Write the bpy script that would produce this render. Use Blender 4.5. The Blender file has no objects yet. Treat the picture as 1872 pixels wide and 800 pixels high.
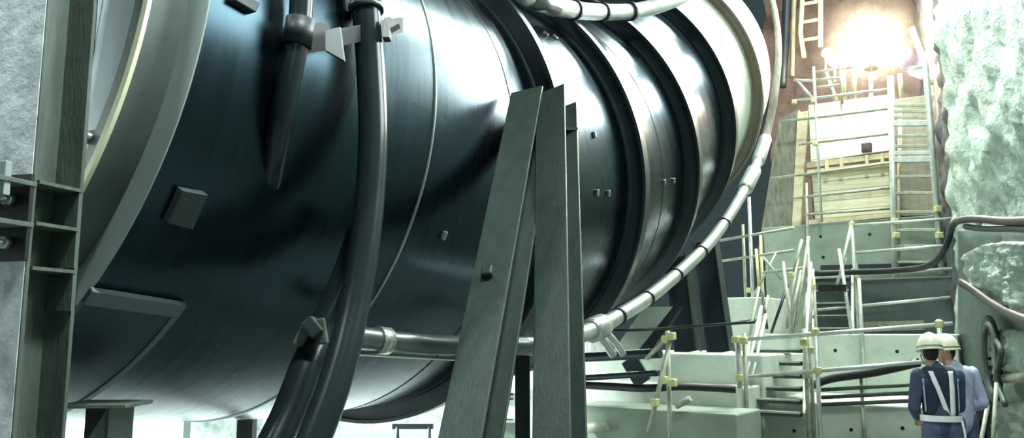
import bpy, bmesh, math, random
from math import sin, cos, pi, radians as R_
from mathutils import Vector as V, Matrix, noise
from mathutils.bvhtree import BVHTree
random.seed(7)
sc = bpy.context.scene
COL = sc.collection
# ------------------------------------------------------------------ camera
F = 1500.0
PITCH = R_(7.998)
EYE = V((0, 0, 1.72))
cam = bpy.data.cameras.new('camera'); cam.sensor_width = 36; cam.lens = F/1872*36; cam.clip_end = 200
camo = bpy.data.objects.new('camera', cam); COL.objects.link(camo)
camo.location = EYE; camo.rotation_euler = (pi/2+PITCH, 0, 0)
sc.camera = camo
sc.view_settings.view_transform = 'Standard'; sc.view_settings.look = 'None'
sc.view_settings.gamma = 1; sc.view_settings.exposure = 0; sc.view_settings.use_curve_mapping = False

def ray(px, py):
    x = (px-936)/F; y = (400-py)/F
    return V((x, cos(PITCH)-y*sin(PITCH), sin(PITCH)+y*cos(PITCH)))
def PY(px, py, Y):
    v = ray(px, py); return EYE+v*(Y/v.y)
PSI2 = R_(35)
D2 = V((sin(PSI2), cos(PSI2), 0)); W2 = V((cos(PSI2), -sin(PSI2), 0))
def PU(px, py, u):
    v = ray(px, py); return EYE+v*(u/v.dot(D2))
UP = V((0, 0, 1))

# ------------------------------------------------------------------ materials
def lin(c):
    return tuple(((x/255)/12.92 if x/255 <= .04045 else ((x/255+.055)/1.055)**2.4) for x in c)+(1,)
def mat(name, c, rough=.6, metal=0., var=.0, scale=6., bump=0., bscale=20., c2=None, stretch=(1, 1, 1), spec=.5, rvar=0., uv=False):
    m = bpy.data.materials.new(name); m.use_nodes = True
    nt = m.node_tree; b = nt.nodes['Principled BSDF']; N = nt.nodes.new; L = nt.links.new
    b.inputs['Roughness'].default_value = rough; b.inputs['Metallic'].default_value = metal
    b.inputs['Base Color'].default_value = lin(c); b.inputs['Specular IOR Level'].default_value = spec
    tc = N('ShaderNodeTexCoord'); mp = N('ShaderNodeMapping'); L(tc.outputs['UV' if uv else 'Object'], mp.inputs[0])
    mp.inputs['Scale'].default_value = stretch
    if var or c2:
        nz = N('ShaderNodeTexNoise'); nz.inputs['Scale'].default_value = scale; nz.inputs['Detail'].default_value = 7; nz.inputs['Roughness'].default_value = .65
        L(mp.outputs[0], nz.inputs['Vector'])
        cr = N('ShaderNodeValToRGB'); L(nz.outputs[0], cr.inputs[0])
        a = lin(c); k = c2 and lin(c2)
        cr.color_ramp.elements[0].position = .32; cr.color_ramp.elements[1].position = .68
        cr.color_ramp.elements[0].color = tuple(x*(1-var) for x in a[:3])+(1,) if not k else k
        cr.color_ramp.elements[1].color = tuple(min(1, x*(1+var)) for x in a[:3])+(1,) if not k else a
        L(cr.outputs[0], b.inputs['Base Color'])
        if rvar:
            mr = N('ShaderNodeMapRange'); L(nz.outputs[0], mr.inputs[0])
            mr.inputs[1].default_value = .3; mr.inputs[2].default_value = .7
            mr.inputs[3].default_value = max(.03, rough-rvar); mr.inputs[4].default_value = rough+rvar
            L(mr.outputs[0], b.inputs['Roughness'])
    if bump:
        n2 = N('ShaderNodeTexNoise'); n2.inputs['Scale'].default_value = bscale; n2.inputs['Detail'].default_value = 8; n2.inputs['Roughness'].default_value = .6
        L(mp.outputs[0], n2.inputs['Vector'])
        bp = N('ShaderNodeBump'); bp.inputs['Strength'].default_value = bump; bp.inputs['Distance'].default_value = .05
        L(n2.outputs[0], bp.inputs['Height']); L(bp.outputs[0], b.inputs['Normal'])
    return m
def emis(name, c, s):
    m = bpy.data.materials.new(name); m.use_nodes = True; b = m.node_tree.nodes['Principled BSDF']
    b.inputs['Base Color'].default_value = (.9, .9, .9, 1)
    b.inputs['Emission Color'].default_value = lin(c); b.inputs['Emission Strength'].default_value = s
    return m
def boards(name, c, freq=5., axis=2, rough=.7, dark=.6):
    """timber boards: dark joints every 1/freq m along an axis plus grain"""
    m = mat(name, c, rough, var=.18, scale=3., stretch=(1, 1, 6))
    nt = m.node_tree; N = nt.nodes.new; L = nt.links.new; b = nt.nodes['Principled BSDF']
    src = b.inputs['Base Color'].links[0].from_socket
    tc = N('ShaderNodeTexCoord'); sp = N('ShaderNodeSeparateXYZ'); L(tc.outputs['Object'], sp.inputs[0])
    mu = N('ShaderNodeMath'); mu.operation = 'MULTIPLY'; mu.inputs[1].default_value = freq; L(sp.outputs[axis], mu.inputs[0])
    fr = N('ShaderNodeMath'); fr.operation = 'FRACT'; L(mu.outputs[0], fr.inputs[0])
    lt = N('ShaderNodeMath'); lt.operation = 'LESS_THAN'; lt.inputs[1].default_value = .07; L(fr.outputs[0], lt.inputs[0])
    mx = N('ShaderNodeMixRGB'); mx.blend_type = 'MULTIPLY'; L(src, mx.inputs[1]); mx.inputs[2].default_value = (1-dark,)*3+(1,)
    L(lt.outputs[0], mx.inputs[0]); L(mx.outputs[0], b.inputs['Base Color'])
    return m
M = dict(
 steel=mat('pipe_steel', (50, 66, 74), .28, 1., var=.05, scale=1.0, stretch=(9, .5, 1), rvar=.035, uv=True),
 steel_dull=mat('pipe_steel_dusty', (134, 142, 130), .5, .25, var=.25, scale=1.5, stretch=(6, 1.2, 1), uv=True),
 steel_glare=mat('pipe_steel_glare', (198, 200, 190), .55, .1, var=.1, scale=1.5, stretch=(6, 1.2, 1), uv=True),  # lamp glare on the last course, put into the colour as white
 steel_rib=mat('rib_dark_steel', (38, 48, 52), .45, .3, var=.2, scale=3),
 rib_brown=mat('rib_brown', (112, 108, 92), .6, .1, var=.2, scale=3),
 flange=mat('flange_grey', (132, 146, 142), .6, .0, var=.06, scale=4),
 collar=mat('collar_dark', (82, 92, 88), .5, .2, var=.18, scale=3, stretch=(1, 1, 1)),
 rim=mat('rim_bright', (222, 226, 190), .4, 0),
 plate=mat('bulkhead_plate', (180, 192, 198), .42, .15, var=.08, scale=2),
 wrap_edge=mat('wrap_edge', (86, 100, 106), .5, .1),
 wrap=mat('wrap_plate', (58, 72, 80), .34, .7, var=.1, scale=3),
 pad=mat('pad_plate', (50, 62, 62), .5, .3, var=.15, scale=8),
 weld=mat('weld', (150, 160, 158), .35, .8),
 beam=mat('beam_steel', (78, 90, 82), .62, .15, var=.3, scale=5, bump=.25, bscale=30, stretch=(3, 3, .6)),
 beam2=mat('beam_green', (52, 66, 60), .5, .2, var=.22, scale=4, bump=.15, bscale=25, stretch=(3, 3, .6)),
 beam_pale=mat('beam_lit_worn', (222, 230, 232), .6, .0, scale=7, c2=(150, 162, 166), bump=.3, bscale=18),  # worn mottle, with the brightness of the lit flange face in the colour
 black=mat('black_steel', (22, 28, 32), .5, .3),
 hose=mat('hose_dark', (36, 45, 48), .24, .4, var=.1, scale=4),
 tube=mat('tube_steel', (176, 184, 178), .3, .75, var=.15, scale=6),
 tube_dk=mat('tube_dark_steel', (96, 108, 104), .32, .7, var=.15, scale=5),
 galv=mat('scaffold_galvanised', (188, 196, 190), .42, .45, var=.2, scale=9),
 galv_old=mat('scaffold_dusty', (150, 156, 138), .6, .2, var=.3, scale=9),
 clamp=mat('clamp_yellowish', (188, 190, 140), .55, .2, var=.2, scale=20),
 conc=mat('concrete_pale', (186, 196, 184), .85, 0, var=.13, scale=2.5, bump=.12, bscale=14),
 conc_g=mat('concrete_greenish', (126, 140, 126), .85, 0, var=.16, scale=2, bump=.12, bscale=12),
 conc_d=mat('concrete_shaded', (66, 80, 78), .7, 0, var=.25, scale=2.2, bump=.1, stretch=(1, 1, .35)),  # darker copy of the step concrete, its shadow put into the colour
 floor=mat('floor_concrete', (112, 120, 116), .85, 0, var=.2, scale=1.5, bump=.2, bscale=8),
 shot=mat('shotcrete', (170, 187, 174), .95, 0, var=.15, scale=9, bump=1., bscale=12, spec=.2),
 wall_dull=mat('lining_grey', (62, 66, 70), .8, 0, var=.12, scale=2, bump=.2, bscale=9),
 sheet=mat('sheet_grey', (84, 100, 94), .6, 0, var=.08, scale=2),
 soil=mat('soil_brown', (86, 76, 74), .95, 0, var=.35, scale=2.5, bump=.8, bscale=5),
 white_wall=mat('white_sprayed_wall', (236, 240, 238), .8, 0, scale=2.2, c2=(120, 134, 130)),
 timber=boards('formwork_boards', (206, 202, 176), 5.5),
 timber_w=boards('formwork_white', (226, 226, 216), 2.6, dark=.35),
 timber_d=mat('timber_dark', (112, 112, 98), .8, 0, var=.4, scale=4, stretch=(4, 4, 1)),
 timber_l=mat('timber_pale', (200, 190, 160), .75, 0, var=.2, scale=5),
 mesh_panel=boards('panel_ribbed', (140, 140, 126), 8, axis=0, dark=.3),
 cable=mat('cable_black', (16, 22, 24), .5),
 tarp=mat('tarp_violet', (58, 56, 76), .45, 0, var=.2, scale=3),
 bulb=emis('balloon_glow', (255, 236, 204), 240),
 bulb2=emis('lamp_glow', (255, 240, 205), 40),
 skin=mat('skin', (186, 146, 118), .6), hair=mat('hair', (24, 20, 18), .7),
 helmet=mat('helmet_cream', (236, 236, 214), .35), band=mat('helmet_band', (150, 146, 110), .5),
 navy=mat('vest_navy', (34, 42, 60), .85, var=.15, scale=20), blue=mat('shirt_blue', (62, 74, 98), .9, var=.2, scale=12),
 lav=mat('shirt_lavender', (176, 182, 210), .9, var=.25, scale=9), trous=mat('trousers_grey_blue', (86, 96, 122), .9, var=.2, scale=10),
 reflect=mat('reflective_white', (238, 242, 244), .4), boot=mat('boot_black', (30, 30, 30), .6), eye=mat('eye_dark', (20, 16, 14), .3), lip=mat('lip', (150, 96, 86), .6),
 coil=mat('coil_hose', (66, 78, 70), .6, var=.3, scale=10),
)

# ------------------------------------------------------------------ mesh builder
class MB:
    def __init__(s): s.v = []; s.f = []; s.sm = []; s.uv = {}
    def add(s, vs, fs, smooth=False, uvs=None):
        o = len(s.v); s.v += [V(x) for x in vs]
        for i, f in enumerate(fs):
            s.f.append([o+k for k in f]); s.sm.append(smooth)
            if uvs: s.uv[len(s.f)-1] = uvs[i]
        return s
    def box(s, c, size, ax=None):
        c = V(c); X, Y, Z = ax or (V((1, 0, 0)), V((0, 1, 0)), V((0, 0, 1)))
        h = [x/2 for x in size]
        vs = [c+X*(h[0]*a)+Y*(h[1]*b)+Z*(h[2]*d) for a in (-1, 1) for b in (-1, 1) for d in (-1, 1)]
        return s.add(vs, [(0, 1, 3, 2), (4, 6, 7, 5), (0, 4, 5, 1), (2, 3, 7, 6), (0, 2, 6, 4), (1, 5, 7, 3)])
    def prism(s, poly, d):
        """polygon of points extruded by vector d"""
        n = len(poly); d = V(d); p = [V(x) for x in poly]
        return s.add(p+[x+d for x in p], [list(range(n))[::-1], list(range(n, 2*n))]+[(i, (i+1) % n, n+(i+1) % n, n+i) for i in range(n)])
    def tube(s, pts, r, n=12, cap=True, closed=False):
        pts = [V(p) for p in pts]; m = len(pts); rs = r if isinstance(r, (list, tuple)) else [r]*m
        prev = None; rings = []
        for i, p in enumerate(pts):
            if closed: t = pts[(i+1) % m]-pts[i-1]
            else: t = pts[min(i+1, m-1)]-pts[max(i-1, 0)]
            t = t.normalized()
            if prev is None:
                a = UP if abs(t.z) < .9 else V((1, 0, 0)); x = a.cross(t).normalized()
            else: x = (prev-t*prev.dot(t)).normalized()
            prev = x; y = t.cross(x)
            rings.append([p+(x*cos(2*pi*k/n)+y*sin(2*pi*k/n))*rs[i] for k in range(n)])
        vs = [q for rg in rings for q in rg]; fs = []
        for i in range(m if closed else m-1):
            j = (i+1) % m
            for k in range(n): fs.append((i*n+k, i*n+(k+1) % n, j*n+(k+1) % n, j*n+k))
        o = len(s.v); s.add(vs, fs, True)
        if cap and not closed:
            s.f.append([o+k for k in range(n)][::-1]); s.sm.append(False)
            s.f.append([o+(m-1)*n+k for k in range(n)]); s.sm.append(False)
        return s
    def capsule(s, a, b, ra, rb, n=16, sq=None):
        """tapered capsule; sq scales the cross-section (x,y) about its axis"""
        a = V(a); b = V(b); t = (b-a); L = t.length; t = t.normalized() if L > 1e-6 else UP
        pts = []; rr = []
        for k in range(1, 6):
            an = pi/2*k/6; pts.append(a-t*ra*cos(an)); rr.append(ra*sin(an))
        pts.append(a); rr.append(ra); pts.append(b); rr.append(rb)
        for k in range(5, 0, -1):
            an = pi/2*k/6; pts.append(b+t*rb*cos(an)); rr.append(rb*sin(an))
        o = len(s.v); s.tube(pts, rr, n)
        if sq:
            for i in range(o, len(s.v)):
                p = s.v[i]-a; q = t*p.dot(t); w = p-q; s.v[i] = a+q+V((w.x*sq[0], w.y*sq[1], w.z))
        return s
    def ball(s, c, r, n=16, ax=None):
        c = V(c); r = V(r) if not isinstance(r, (int, float)) else V((r, r, r))
        vs = [c+V((0, 0, r.z))]; m = n//2
        for i in range(1, m):
            a = pi*i/m
            for k in range(n): vs.append(c+V((r.x*sin(a)*cos(2*pi*k/n), r.y*sin(a)*sin(2*pi*k/n), r.z*cos(a))))
        vs.append(c-V((0, 0, r.z))); e = len(vs)-1
        fs = [(0, 1+k, 1+(k+1) % n) for k in range(n)]
        for i in range(m-2):
            for k in range(n): fs.append((1+i*n+k, 1+(i+1)*n+k, 1+(i+1)*n+(k+1) % n, 1+i*n+(k+1) % n))
        fs += [(1+(m-2)*n+k, e, 1+(m-2)*n+(k+1) % n) for k in range(n)]
        return s.add(vs, fs, True)
    def build(s, name, m, parent=None, bevel=0, loc=None):
        if parent is not None: off = V(parent.matrix_world.translation) if parent.type != 'EMPTY' or True else V()
        else:
            lo = V([min(v[i] for v in s.v) for i in range(3)]); hi = V([max(v[i] for v in s.v) for i in range(3)])
            off = loc or V(((lo.x+hi.x)/2, (lo.y+hi.y)/2, lo.z))
        if parent is not None: off = WORLD[parent.name]
        me = bpy.data.meshes.new(name); me.from_pydata([v-off for v in s.v], [], s.f)
        me.polygons.foreach_set('use_smooth', s.sm)
        if s.uv:
            l = me.uv_layers.new(name='UVMap')
            for p in me.polygons:
                if p.index in s.uv:
                    for k, li in enumerate(p.loop_indices): l.data[li].uv = s.uv[p.index][k]
        bm = bmesh.new(); bm.from_mesh(me); bmesh.ops.recalc_face_normals(bm, faces=bm.faces); bm.to_mesh(me); bm.free()
        me.materials.append(M[m] if isinstance(m, str) else m)
        o = bpy.data.objects.new(name, me); COL.objects.link(o)
        if parent is not None:
            o.parent = parent; o.location = (0, 0, 0); WORLD[o.name] = off
        else: o.location = off; WORLD[o.name] = V(off)
        if bevel:
            b = o.modifiers.new('bevel', 'BEVEL'); b.width = bevel; b.segments = 2; b.limit_method = 'ANGLE'
        return o
WORLD = {}
def thing(name, label, cat, loc, group=None):
    o = bpy.data.objects.new(name, None); COL.objects.link(o); o.location = loc; o.empty_display_size = .2
    WORLD[o.name] = V(loc)
    o['label'] = label; o['category'] = cat
    if group: o['group'] = group
    return o
def tag(o, label, cat, group=None):
    o['label'] = label; o['category'] = cat
    if group: o['group'] = group
    return o
def struct(o): o['kind'] = 'structure'; return o
def smooth_path(pts, n=8):
    """Catmull-Rom through points"""
    pts = [V(p) for p in pts]; P = [pts[0]*2-pts[1]]+pts+[pts[-1]*2-pts[-2]]; out = []
    for i in range(1, len(P)-2):
        a, b, c, d = P[i-1:i+3]
        for k in range(n):
            t = k/n; out.append(.5*((2*b)+(c-a)*t+(2*a-5*b+4*c-d)*t*t+(3*b-a-3*c+d)*t**3))
    out.append(pts[-1]); return out
def frame(t, hint=UP):
    t = t.normalized(); x = hint.cross(t)
    if x.length < 1e-4: x = V((1, 0, 0)).cross(t)
    x.normalize(); return x, t.cross(x), t

# ------------------------------------------------------------------ the pipe (penstock)
PX0, PY0, PH = -3.094, 4.593, 1.561+1.72
PSI = R_(30.61); SB = 1.577; RHO = 10.276; A0 = R_(-5.65); AL = R_(28.22); RP = 2.0; RIB = .165
D1 = V((sin(PSI), cos(PSI), 0)); W1 = V((cos(PSI), -sin(PSI), 0))
def path(s):
    """axis of the pipe: slightly falling, then a vertical bend, then a straight climb"""
    if s < SB: u, h, t = s*cos(A0), s*sin(A0), A0
    else:
        L = RHO*(AL-A0); t = A0+min(s-SB, L)/RHO; e = max(0, s-SB-L)
        u = SB*cos(A0)+RHO*(sin(t)-sin(A0))+e*cos(t); h = SB*sin(A0)+RHO*(cos(A0)-cos(t))+e*sin(t)
    return V((PX0, PY0, PH))+D1*u+UP*h, D1*cos(t)+UP*sin(t)
def pp(s, th, r):
    C, T = path(s); N = W1.cross(T); return C+(W1*cos(th)+N*sin(th))*r
def pdist(p):
    """(station, radius) of a point near the pipe"""
    lo = (p-V((PX0, PY0, PH))).dot(D1); s = lo
    for _ in range(12):
        C, T = path(s); s += (p-C).dot(T)
    C, T = path(s); return s, (p-C).length
def pipe_hit(px, py, r=RP):
    v = ray(px, py); t = 1.5; prev = None
    while t < 30:
        s, d = pdist(EYE+v*t)
        if d < r: 
            lo, hi = t-.05, t
            for _ in range(20):
                m = (lo+hi)/2
                if pdist(EYE+v*m)[1] < r: hi = m
                else: lo = m
            return EYE+v*hi
        t += .05
    return None
def pang(p):
    s, r = pdist(p); C, T = path(s); N = W1.cross(T); d = p-C
    return s, math.atan2(d.dot(N), d.dot(W1))
def shell(s0, s1, r0, r1=None, th0=0, th1=2*pi, nth=128, ds=.35, thick=None):
    mb = MB(); n = max(2, int((s1-s0)/ds)+1); full = abs(th1-th0-2*pi) < 1e-6; r1 = r1 if r1 is not None else r0
    m = nth if full else nth+1
    def grid(off, flip):
        vs = []
        for i in range(n+1):
            f = i/n; s = s0+(s1-s0)*f
            for k in range(m): vs.append(pp(s, th0+(th1-th0)*k/nth, r0+(r1-r0)*f+off))
        fs = []; uv = []
        for i in range(n):
            for k in range(nth):
                a, b = k, (k+1) % m
                fs.append((i*m+a, i*m+b, (i+1)*m+b, (i+1)*m+a))
                sa, sb = s0+(s1-s0)*i/n, s0+(s1-s0)*(i+1)/n; ta, tb = (th0+(th1-th0)*k/nth)*2, (th0+(th1-th0)*(k+1)/nth)*2
                uv.append(((sa, ta), (sa, tb), (sb, tb), (sb, ta)))
        return vs, fs, uv
    vs, fs, uv = grid(0, 0); mb.add(vs, fs, True, uv)
    if thick:
        vs2, fs2, _ = grid(-thick, 1); o = len(mb.v); mb.add(vs2, fs2, True)
        e = n*m
        rim = []
        for k in range(nth):
            a, b = k, (k+1) % m
            rim += [(a, b, o+b, o+a), (e+a, e+b, o+e+b, o+e+a)]
        if not full:
            for i in range(n): rim += [(i*m, (i+1)*m, o+(i+1)*m, o+i*m), (i*m+m-1, (i+1)*m+m-1, o+(i+1)*m+m-1, o+i*m+m-1)]
        for f in rim: mb.add([mb.v[k] for k in f], [(0, 1, 2, 3)])
    return mb
def ring_profile(prof, nth=144, th0=0, th1=2*pi):
    """closed (s, r) profile swept round the pipe, one smooth strip per profile edge"""
    mb = MB(); k = len(prof)
    for i in range(k):
        a, b = prof[i], prof[(i+1) % k]; vs = []
        for j in range(nth):
            th = th0+(th1-th0)*j/nth; vs += [pp(a[0], th, a[1]), pp(b[0], th, b[1])]
        mb.add(vs, [(2*j, 2*j+1, 2*((j+1) % nth)+1, 2*((j+1) % nth)) for j in range(nth)], True)
    return mb
pipe = thing('steel_pipe', 'huge dark glossy steel water pipe with black ribs curving up into the tunnel', 'pipe', (PX0, PY0, PH-RP))
RIBS = [3.30, 5.00, 6.76, 8.56, 10.35]
SE = 11.75
cuts = [0.0, 1.74, 3.30, 5.00, 6.76, 8.56, 10.35, SE]
for i in range(len(cuts)-1):
    a, b = cuts[i], cuts[i+1]
    o = shell(a, b, RP, thick=.04).build('shell_course', 'steel_glare' if a > 10 else 'steel_dull' if a > 8 else 'steel', pipe)
    if a > 8: o['label'] = 'pale shell course of the dusty, glare-painted end'
    if 0 < a and a not in RIBS: ring_profile([(a-.012, RP-.01), (a-.006, RP+.009), (a+.006, RP+.009), (a+.012, RP-.01)]).build('weld_seam', 'weld', pipe)
for s in (2.75, 5.9):
    ring_profile([(s-.01, RP-.01), (s-.005, RP+.004), (s+.005, RP+.004), (s+.01, RP-.01)]).build('weld_seam', 'steel_rib', pipe)
for i, s in enumerate(RIBS):
    mm = 'rib_brown' if i == 4 else 'steel_rib'
    e = .02; fl = .06
    rb = ring_profile([(s-.10, RP-.02), (s-.10, RP+.012), (s-e, RP+.012), (s-e, RP+RIB-.03), (s-fl, RP+RIB-.03), (s-fl, RP+RIB), (s+fl, RP+RIB), (s+fl, RP+RIB-.03), (s+e, RP+RIB-.03), (s+e, RP-.02)]).build('stiffener_ring', mm, pipe)
    if i == 4: rb['label'] = 'dusty brown stiffener ring'
# small bright lugs on the shell courses
for (px, py) in ((1092, 352), (1113, 353), (1215, 333), (1232, 330), (1087, 246), (950, 63), (998, 62), (1015, 68), (1195, 106), (812, 430)):
    p = pipe_hit(px, py, RP+.01)
    if p:
        s, th = pang(p); C, T = path(s); n = (p-C).normalized(); tg = T.cross(n)
        MB().box(p, (.035, .06, .03), (T, tg, n)).build('lug', 'weld', pipe, .008)
# ring end: flange face, collar, rim, closing plate
ring_profile([(-.0, RP-.151), (-.0, RP+.0), (-.008, RP+.0), (-.008, RP-.151)]).build('end_flange', 'flange', pipe)
ring_profile([(-.19, RP-.27), (-.19, RP-.151), (0, RP-.151), (0, RP-.27)]).build('end_collar', 'collar', pipe)
ring_profile([(-.205, RP-.185), (-.205, RP-.149), (-.185, RP-.149), (-.185, RP-.185)]).build('rim_strip', 'rim', pipe)['label'] = 'bright yellowish rim strip'
mb = MB(); vs = [pp(-.16, 2*pi*k/96, RP-.26) for k in range(96)]; vs2 = [pp(-.13, 2*pi*k/96, RP-.26) for k in range(96)]
mb.add(vs+vs2, [list(range(96))[::-1], list(range(96, 192))]+[(k, (k+1) % 96, 96+(k+1) % 96, 96+k) for k in range(96)])
clp = mb.build('closing_plate', 'plate', pipe)
# wrap plate round the underside, bounded by its photographed corner
c1 = pipe_hit(338, 560, RP+.035); sA, thA = pang(c1)
WR = shell(-.02, sA, RP+.035, th0=-pi*.93, th1=thA, nth=90, ds=.1, thick=.03).build('wrap_plate', 'wrap', pipe)
shell(sA-.03, sA+.004, RP+.041, th0=-pi*.93, th1=thA+.004, nth=90, ds=.03, thick=.036).build('edge_strip', 'wrap_edge', WR)
shell(-.02, sA, RP+.041, th0=thA-.035, th1=thA+.004, nth=6, ds=.1, thick=.036).build('edge_strip', 'wrap_edge', WR)
# plates welded on
for quad, nm in ((((326, 341), (373, 350), (345, 414), (298, 402)), 'pad_plate'), (((423, -14), (466, 8), (458, 26), (420, 4)), 'pad_plate')):
    ps = [pipe_hit(x, y, RP+.005) for x, y in quad]
    if all(ps):
        n = (ps[1]-ps[0]).cross(ps[3]-ps[0]).normalized(); n = n if n.dot(EYE-ps[0]) > 0 else -n
        MB().prism([p-n*.02 for p in ps], n*.06).build('pad_plate', 'pad', pipe, .006)
# bolt on the closing plate and a plate joint
def plane_pt(px, py, s):
    C, T = path(s); v = ray(px, py); return EYE+v*((C-EYE).dot(T)/v.dot(T))
p = plane_pt(170, 254, -.16); x, y, z = frame(-D1)
MB().tube([p+D1*.02, p-D1*.05], .028, 12).ball(p-D1*.05, .028, 12).build('bolt_head', 'weld', clp)
MB().box((plane_pt(140, 244, -.16)+plane_pt(180, 241, -.16))/2, (.16, .012, .012), (W1, D1, UP)).build('plate_joint', 'black', clp)
MB().box(plane_pt(167, 120, -.16), (.012, .012, 2.4), (W1, D1, UP)).build('plate_joint', 'black', clp)

# ------------------------------------------------------------------ dark hoses in front of the pipe
def on_pipe(px, py, off):
    p = pipe_hit(px, py, RP+off); return p
def q(px, py, Y, r=RP+RIB+.085):
    while pdist(PY(px, py, Y))[1] < r and Y > 3: Y -= .04
    return PY(px, py, Y)
def hose_pts(lst, off):
    out = []
    for q in lst:
        if len(q) == 3: out.append(PY(*q))
        else: out.append(on_pipe(q[0], q[1], off))
    return out
y0 = on_pipe(680, 330, .22).y
hA = thing('slurry_hose', 'thick dark hose hanging in front of the pipe, with a coupling at its upper end', 'hose', PY(560, 900, 4.1))
def qh(px, py, Y): return q(px, py, Y, RP+.1)
HP = smooth_path([qh(662, -120, y0+.1), qh(668, 0, y0+.05), qh(677, 120, y0), qh(682, 240, y0-.04), qh(677, 350, y0-.08), qh(666, 450, y0-.15), qh(647, 560, y0-.25), qh(618, 680, y0-.4), qh(575, 800, y0-.55), qh(520, 930, y0-.7)])
MB().tube(HP, .079, 24).build('hose_body', 'hose', hA)
c = HP[9]; dn = (HP[9]-HP[7]).normalized()
MB().tube([c-dn*.02, c+dn*.02], .098, 24).tube([c-dn*.30, c-dn*.02], .088, 24).build('coupling', 'tube_dk', hA)
hB = thing('drain_hose', 'shorter dark hose below the pipe, behind the thick hanging hose', 'hose', PY(450, 900, 4.3))
HQ = smooth_path([PY(664, 420, y0+.1), PY(632, 510, y0+.08), PY(592, 600, y0+.02), PY(560, 670, y0-.12), PY(525, 760, y0-.25), PY(480, 850, y0-.4), PY(440, 930, y0-.5)])
MB().tube(HQ, .082, 24).build('hose_body', 'hose', hB)
c = PY(574, 598, y0-.13)
cl = MB().box(c, (.22, .10, .07), frame(V((.75, .1, .62)))).build('hose_clamp', 'pad', hB, .01)
MB().box(c+V((-.04, -.05, -.03)), (.05, .05, .13), frame(V((.5, 0, 1)))).box(c+V((.05, -.05, -.02)), (.05, .05, .13), frame(V((-.2, 0, 1)))).build('clamp_jaw', 'beam', cl, .008)
hC = thing('vent_hose', 'dark hose at the upper left running close along the pipe surface', 'hose', on_pipe(474, 470, .1))
HV = smooth_path([on_pipe(553, 0, .1)+UP*.7, on_pipe(551, 0, .1), on_pipe(546, 60, .1), on_pipe(530, 140, .08), on_pipe(513, 220, .05), on_pipe(500, 290, .0), on_pipe(492, 340, -.06)])
MB().tube(HV, .058, 20).build('hose_body', 'hose', hC)
# clamp bracket that ties the hoses to the pipe
br = thing('hose_bracket', 'dark bracket with clamp and gusset tying the upper hoses to the pipe', 'bracket', on_pipe(620, 110, 0))
dV = (HV[17]-HV[15]).normalized()
MB().tube([HV[16]-dV*.07, HV[16]+dV*.07], .072, 20).build('clamp_band', 'black', br)
a = on_pipe(550, 72, .13); b = on_pipe(596, 66, .13)
MB().box((a+b)/2, (.14, .05, (b-a).length), (UP, D1, (b-a).normalized())).build('clamp_arm', 'black', br, .006)
MB().box((on_pipe(590, 75, .12)+on_pipe(735, 45, .12))/2, (.09, .025, (on_pipe(735, 45, .12)-on_pipe(590, 75, .12)).length), (UP, D1, (on_pipe(735, 45, .12)-on_pipe(590, 75, .12)).normalized())).build('flat_bar', 'black', br, .004)
g = [on_pipe(594, 55, .2), on_pipe(622, 48, .2), on_pipe(630, 112, .2), on_pipe(594, 92, .2)]
MB().prism(g, (0, .03, 0)).build('gusset_plate', 'steel_rib', br, .004)
g = [on_pipe(702, 32, .22), on_pipe(712, 30, .22), on_pipe(730, 42, .22), on_pipe(712, 52, .22), on_pipe(712, 68, .22), on_pipe(698, 68, .22)]
MB().prism(g, (0, .08, 0)).build('clamp_jaw', 'black', br, .004)

# ------------------------------------------------------------------ tube that runs along and round the pipe
rt = thing('concrete_delivery_tube', 'long steel delivery tube passing under the pipe and rising round its right side', 'tube', PY(960, 660, 5.6))
yT = on_pipe(690, 600, .02).y
seg1 = [q(630, 614, yT-.2), q(700, 622, yT-.17), q(760, 627, yT-.12), q(850, 631, yT), q(975, 632, yT+.25)]
MB().tube(smooth_path(seg1[:2]), .068, 20).build('tube_section', 'tube_dk', rt)
MB().tube(smooth_path(seg1[1:4]+seg1[4:]), .063, 20).build('tube_section', 'tube_dk', rt)
d = (seg1[2]-seg1[1]).normalized()
MB().tube([seg1[1]-d*.05, seg1[1]+d*.04], .083, 20).build('coupling', 'tube', rt)
MB().tube(smooth_path([q(640, 645, yT-.2), q(760, 652, yT-.1), q(840, 656, yT)]), .012, 8).build('stay_rod', 'tube', rt)
seg2 = [q(975, 632, yT+.25), q(1030, 620, yT+.8), q(1085, 602, 6.9), q(1130, 578, 7.4), q(1190, 540, 8.2), q(1250, 490, 9.1), q(1300, 440, 9.9), q(1345, 375, 10.8), q(1378, 312, 11.6), q(1400, 250, 12.3), q(1415, 180, 13.), q(1423, 110, 13.6), q(1421, 50, 14.2), q(1409, -10, 14.7), q(1390, -70, 15.2)]
sp = smooth_path(seg2)
MB().tube(sp[:9*8], [.07]*(9*8), 20).build('tube_section', 'tube', rt)
o = MB().tube(sp[9*8-1:], [.068-.018*min(1, k/14) for k in range(len(sp[9*8-1:]))], 16).build('tube_section', 'timber_d', rt); o['label'] = 'dull upper tube section'
for (i, ln, rr) in ((17, .16, .105), (62, .34, .105), (69, .4, .1)):
    d = (sp[i+1]-sp[i-1]).normalized(); MB().tube([sp[i]-d*ln, sp[i]-d*ln*.8, sp[i]+d*ln*.8, sp[i]+d*ln], [rr*.8, rr, rr, rr*.8], 20).build('coupling', 'tube', rt)
for i in (24, 31, 38, 45, 52):
    d = (sp[i+1]-sp[i-1]).normalized(); MB().tube([sp[i]-d*.02, sp[i]+d*.02], .082, 16).build('tie_band', 'black', rt)
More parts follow.
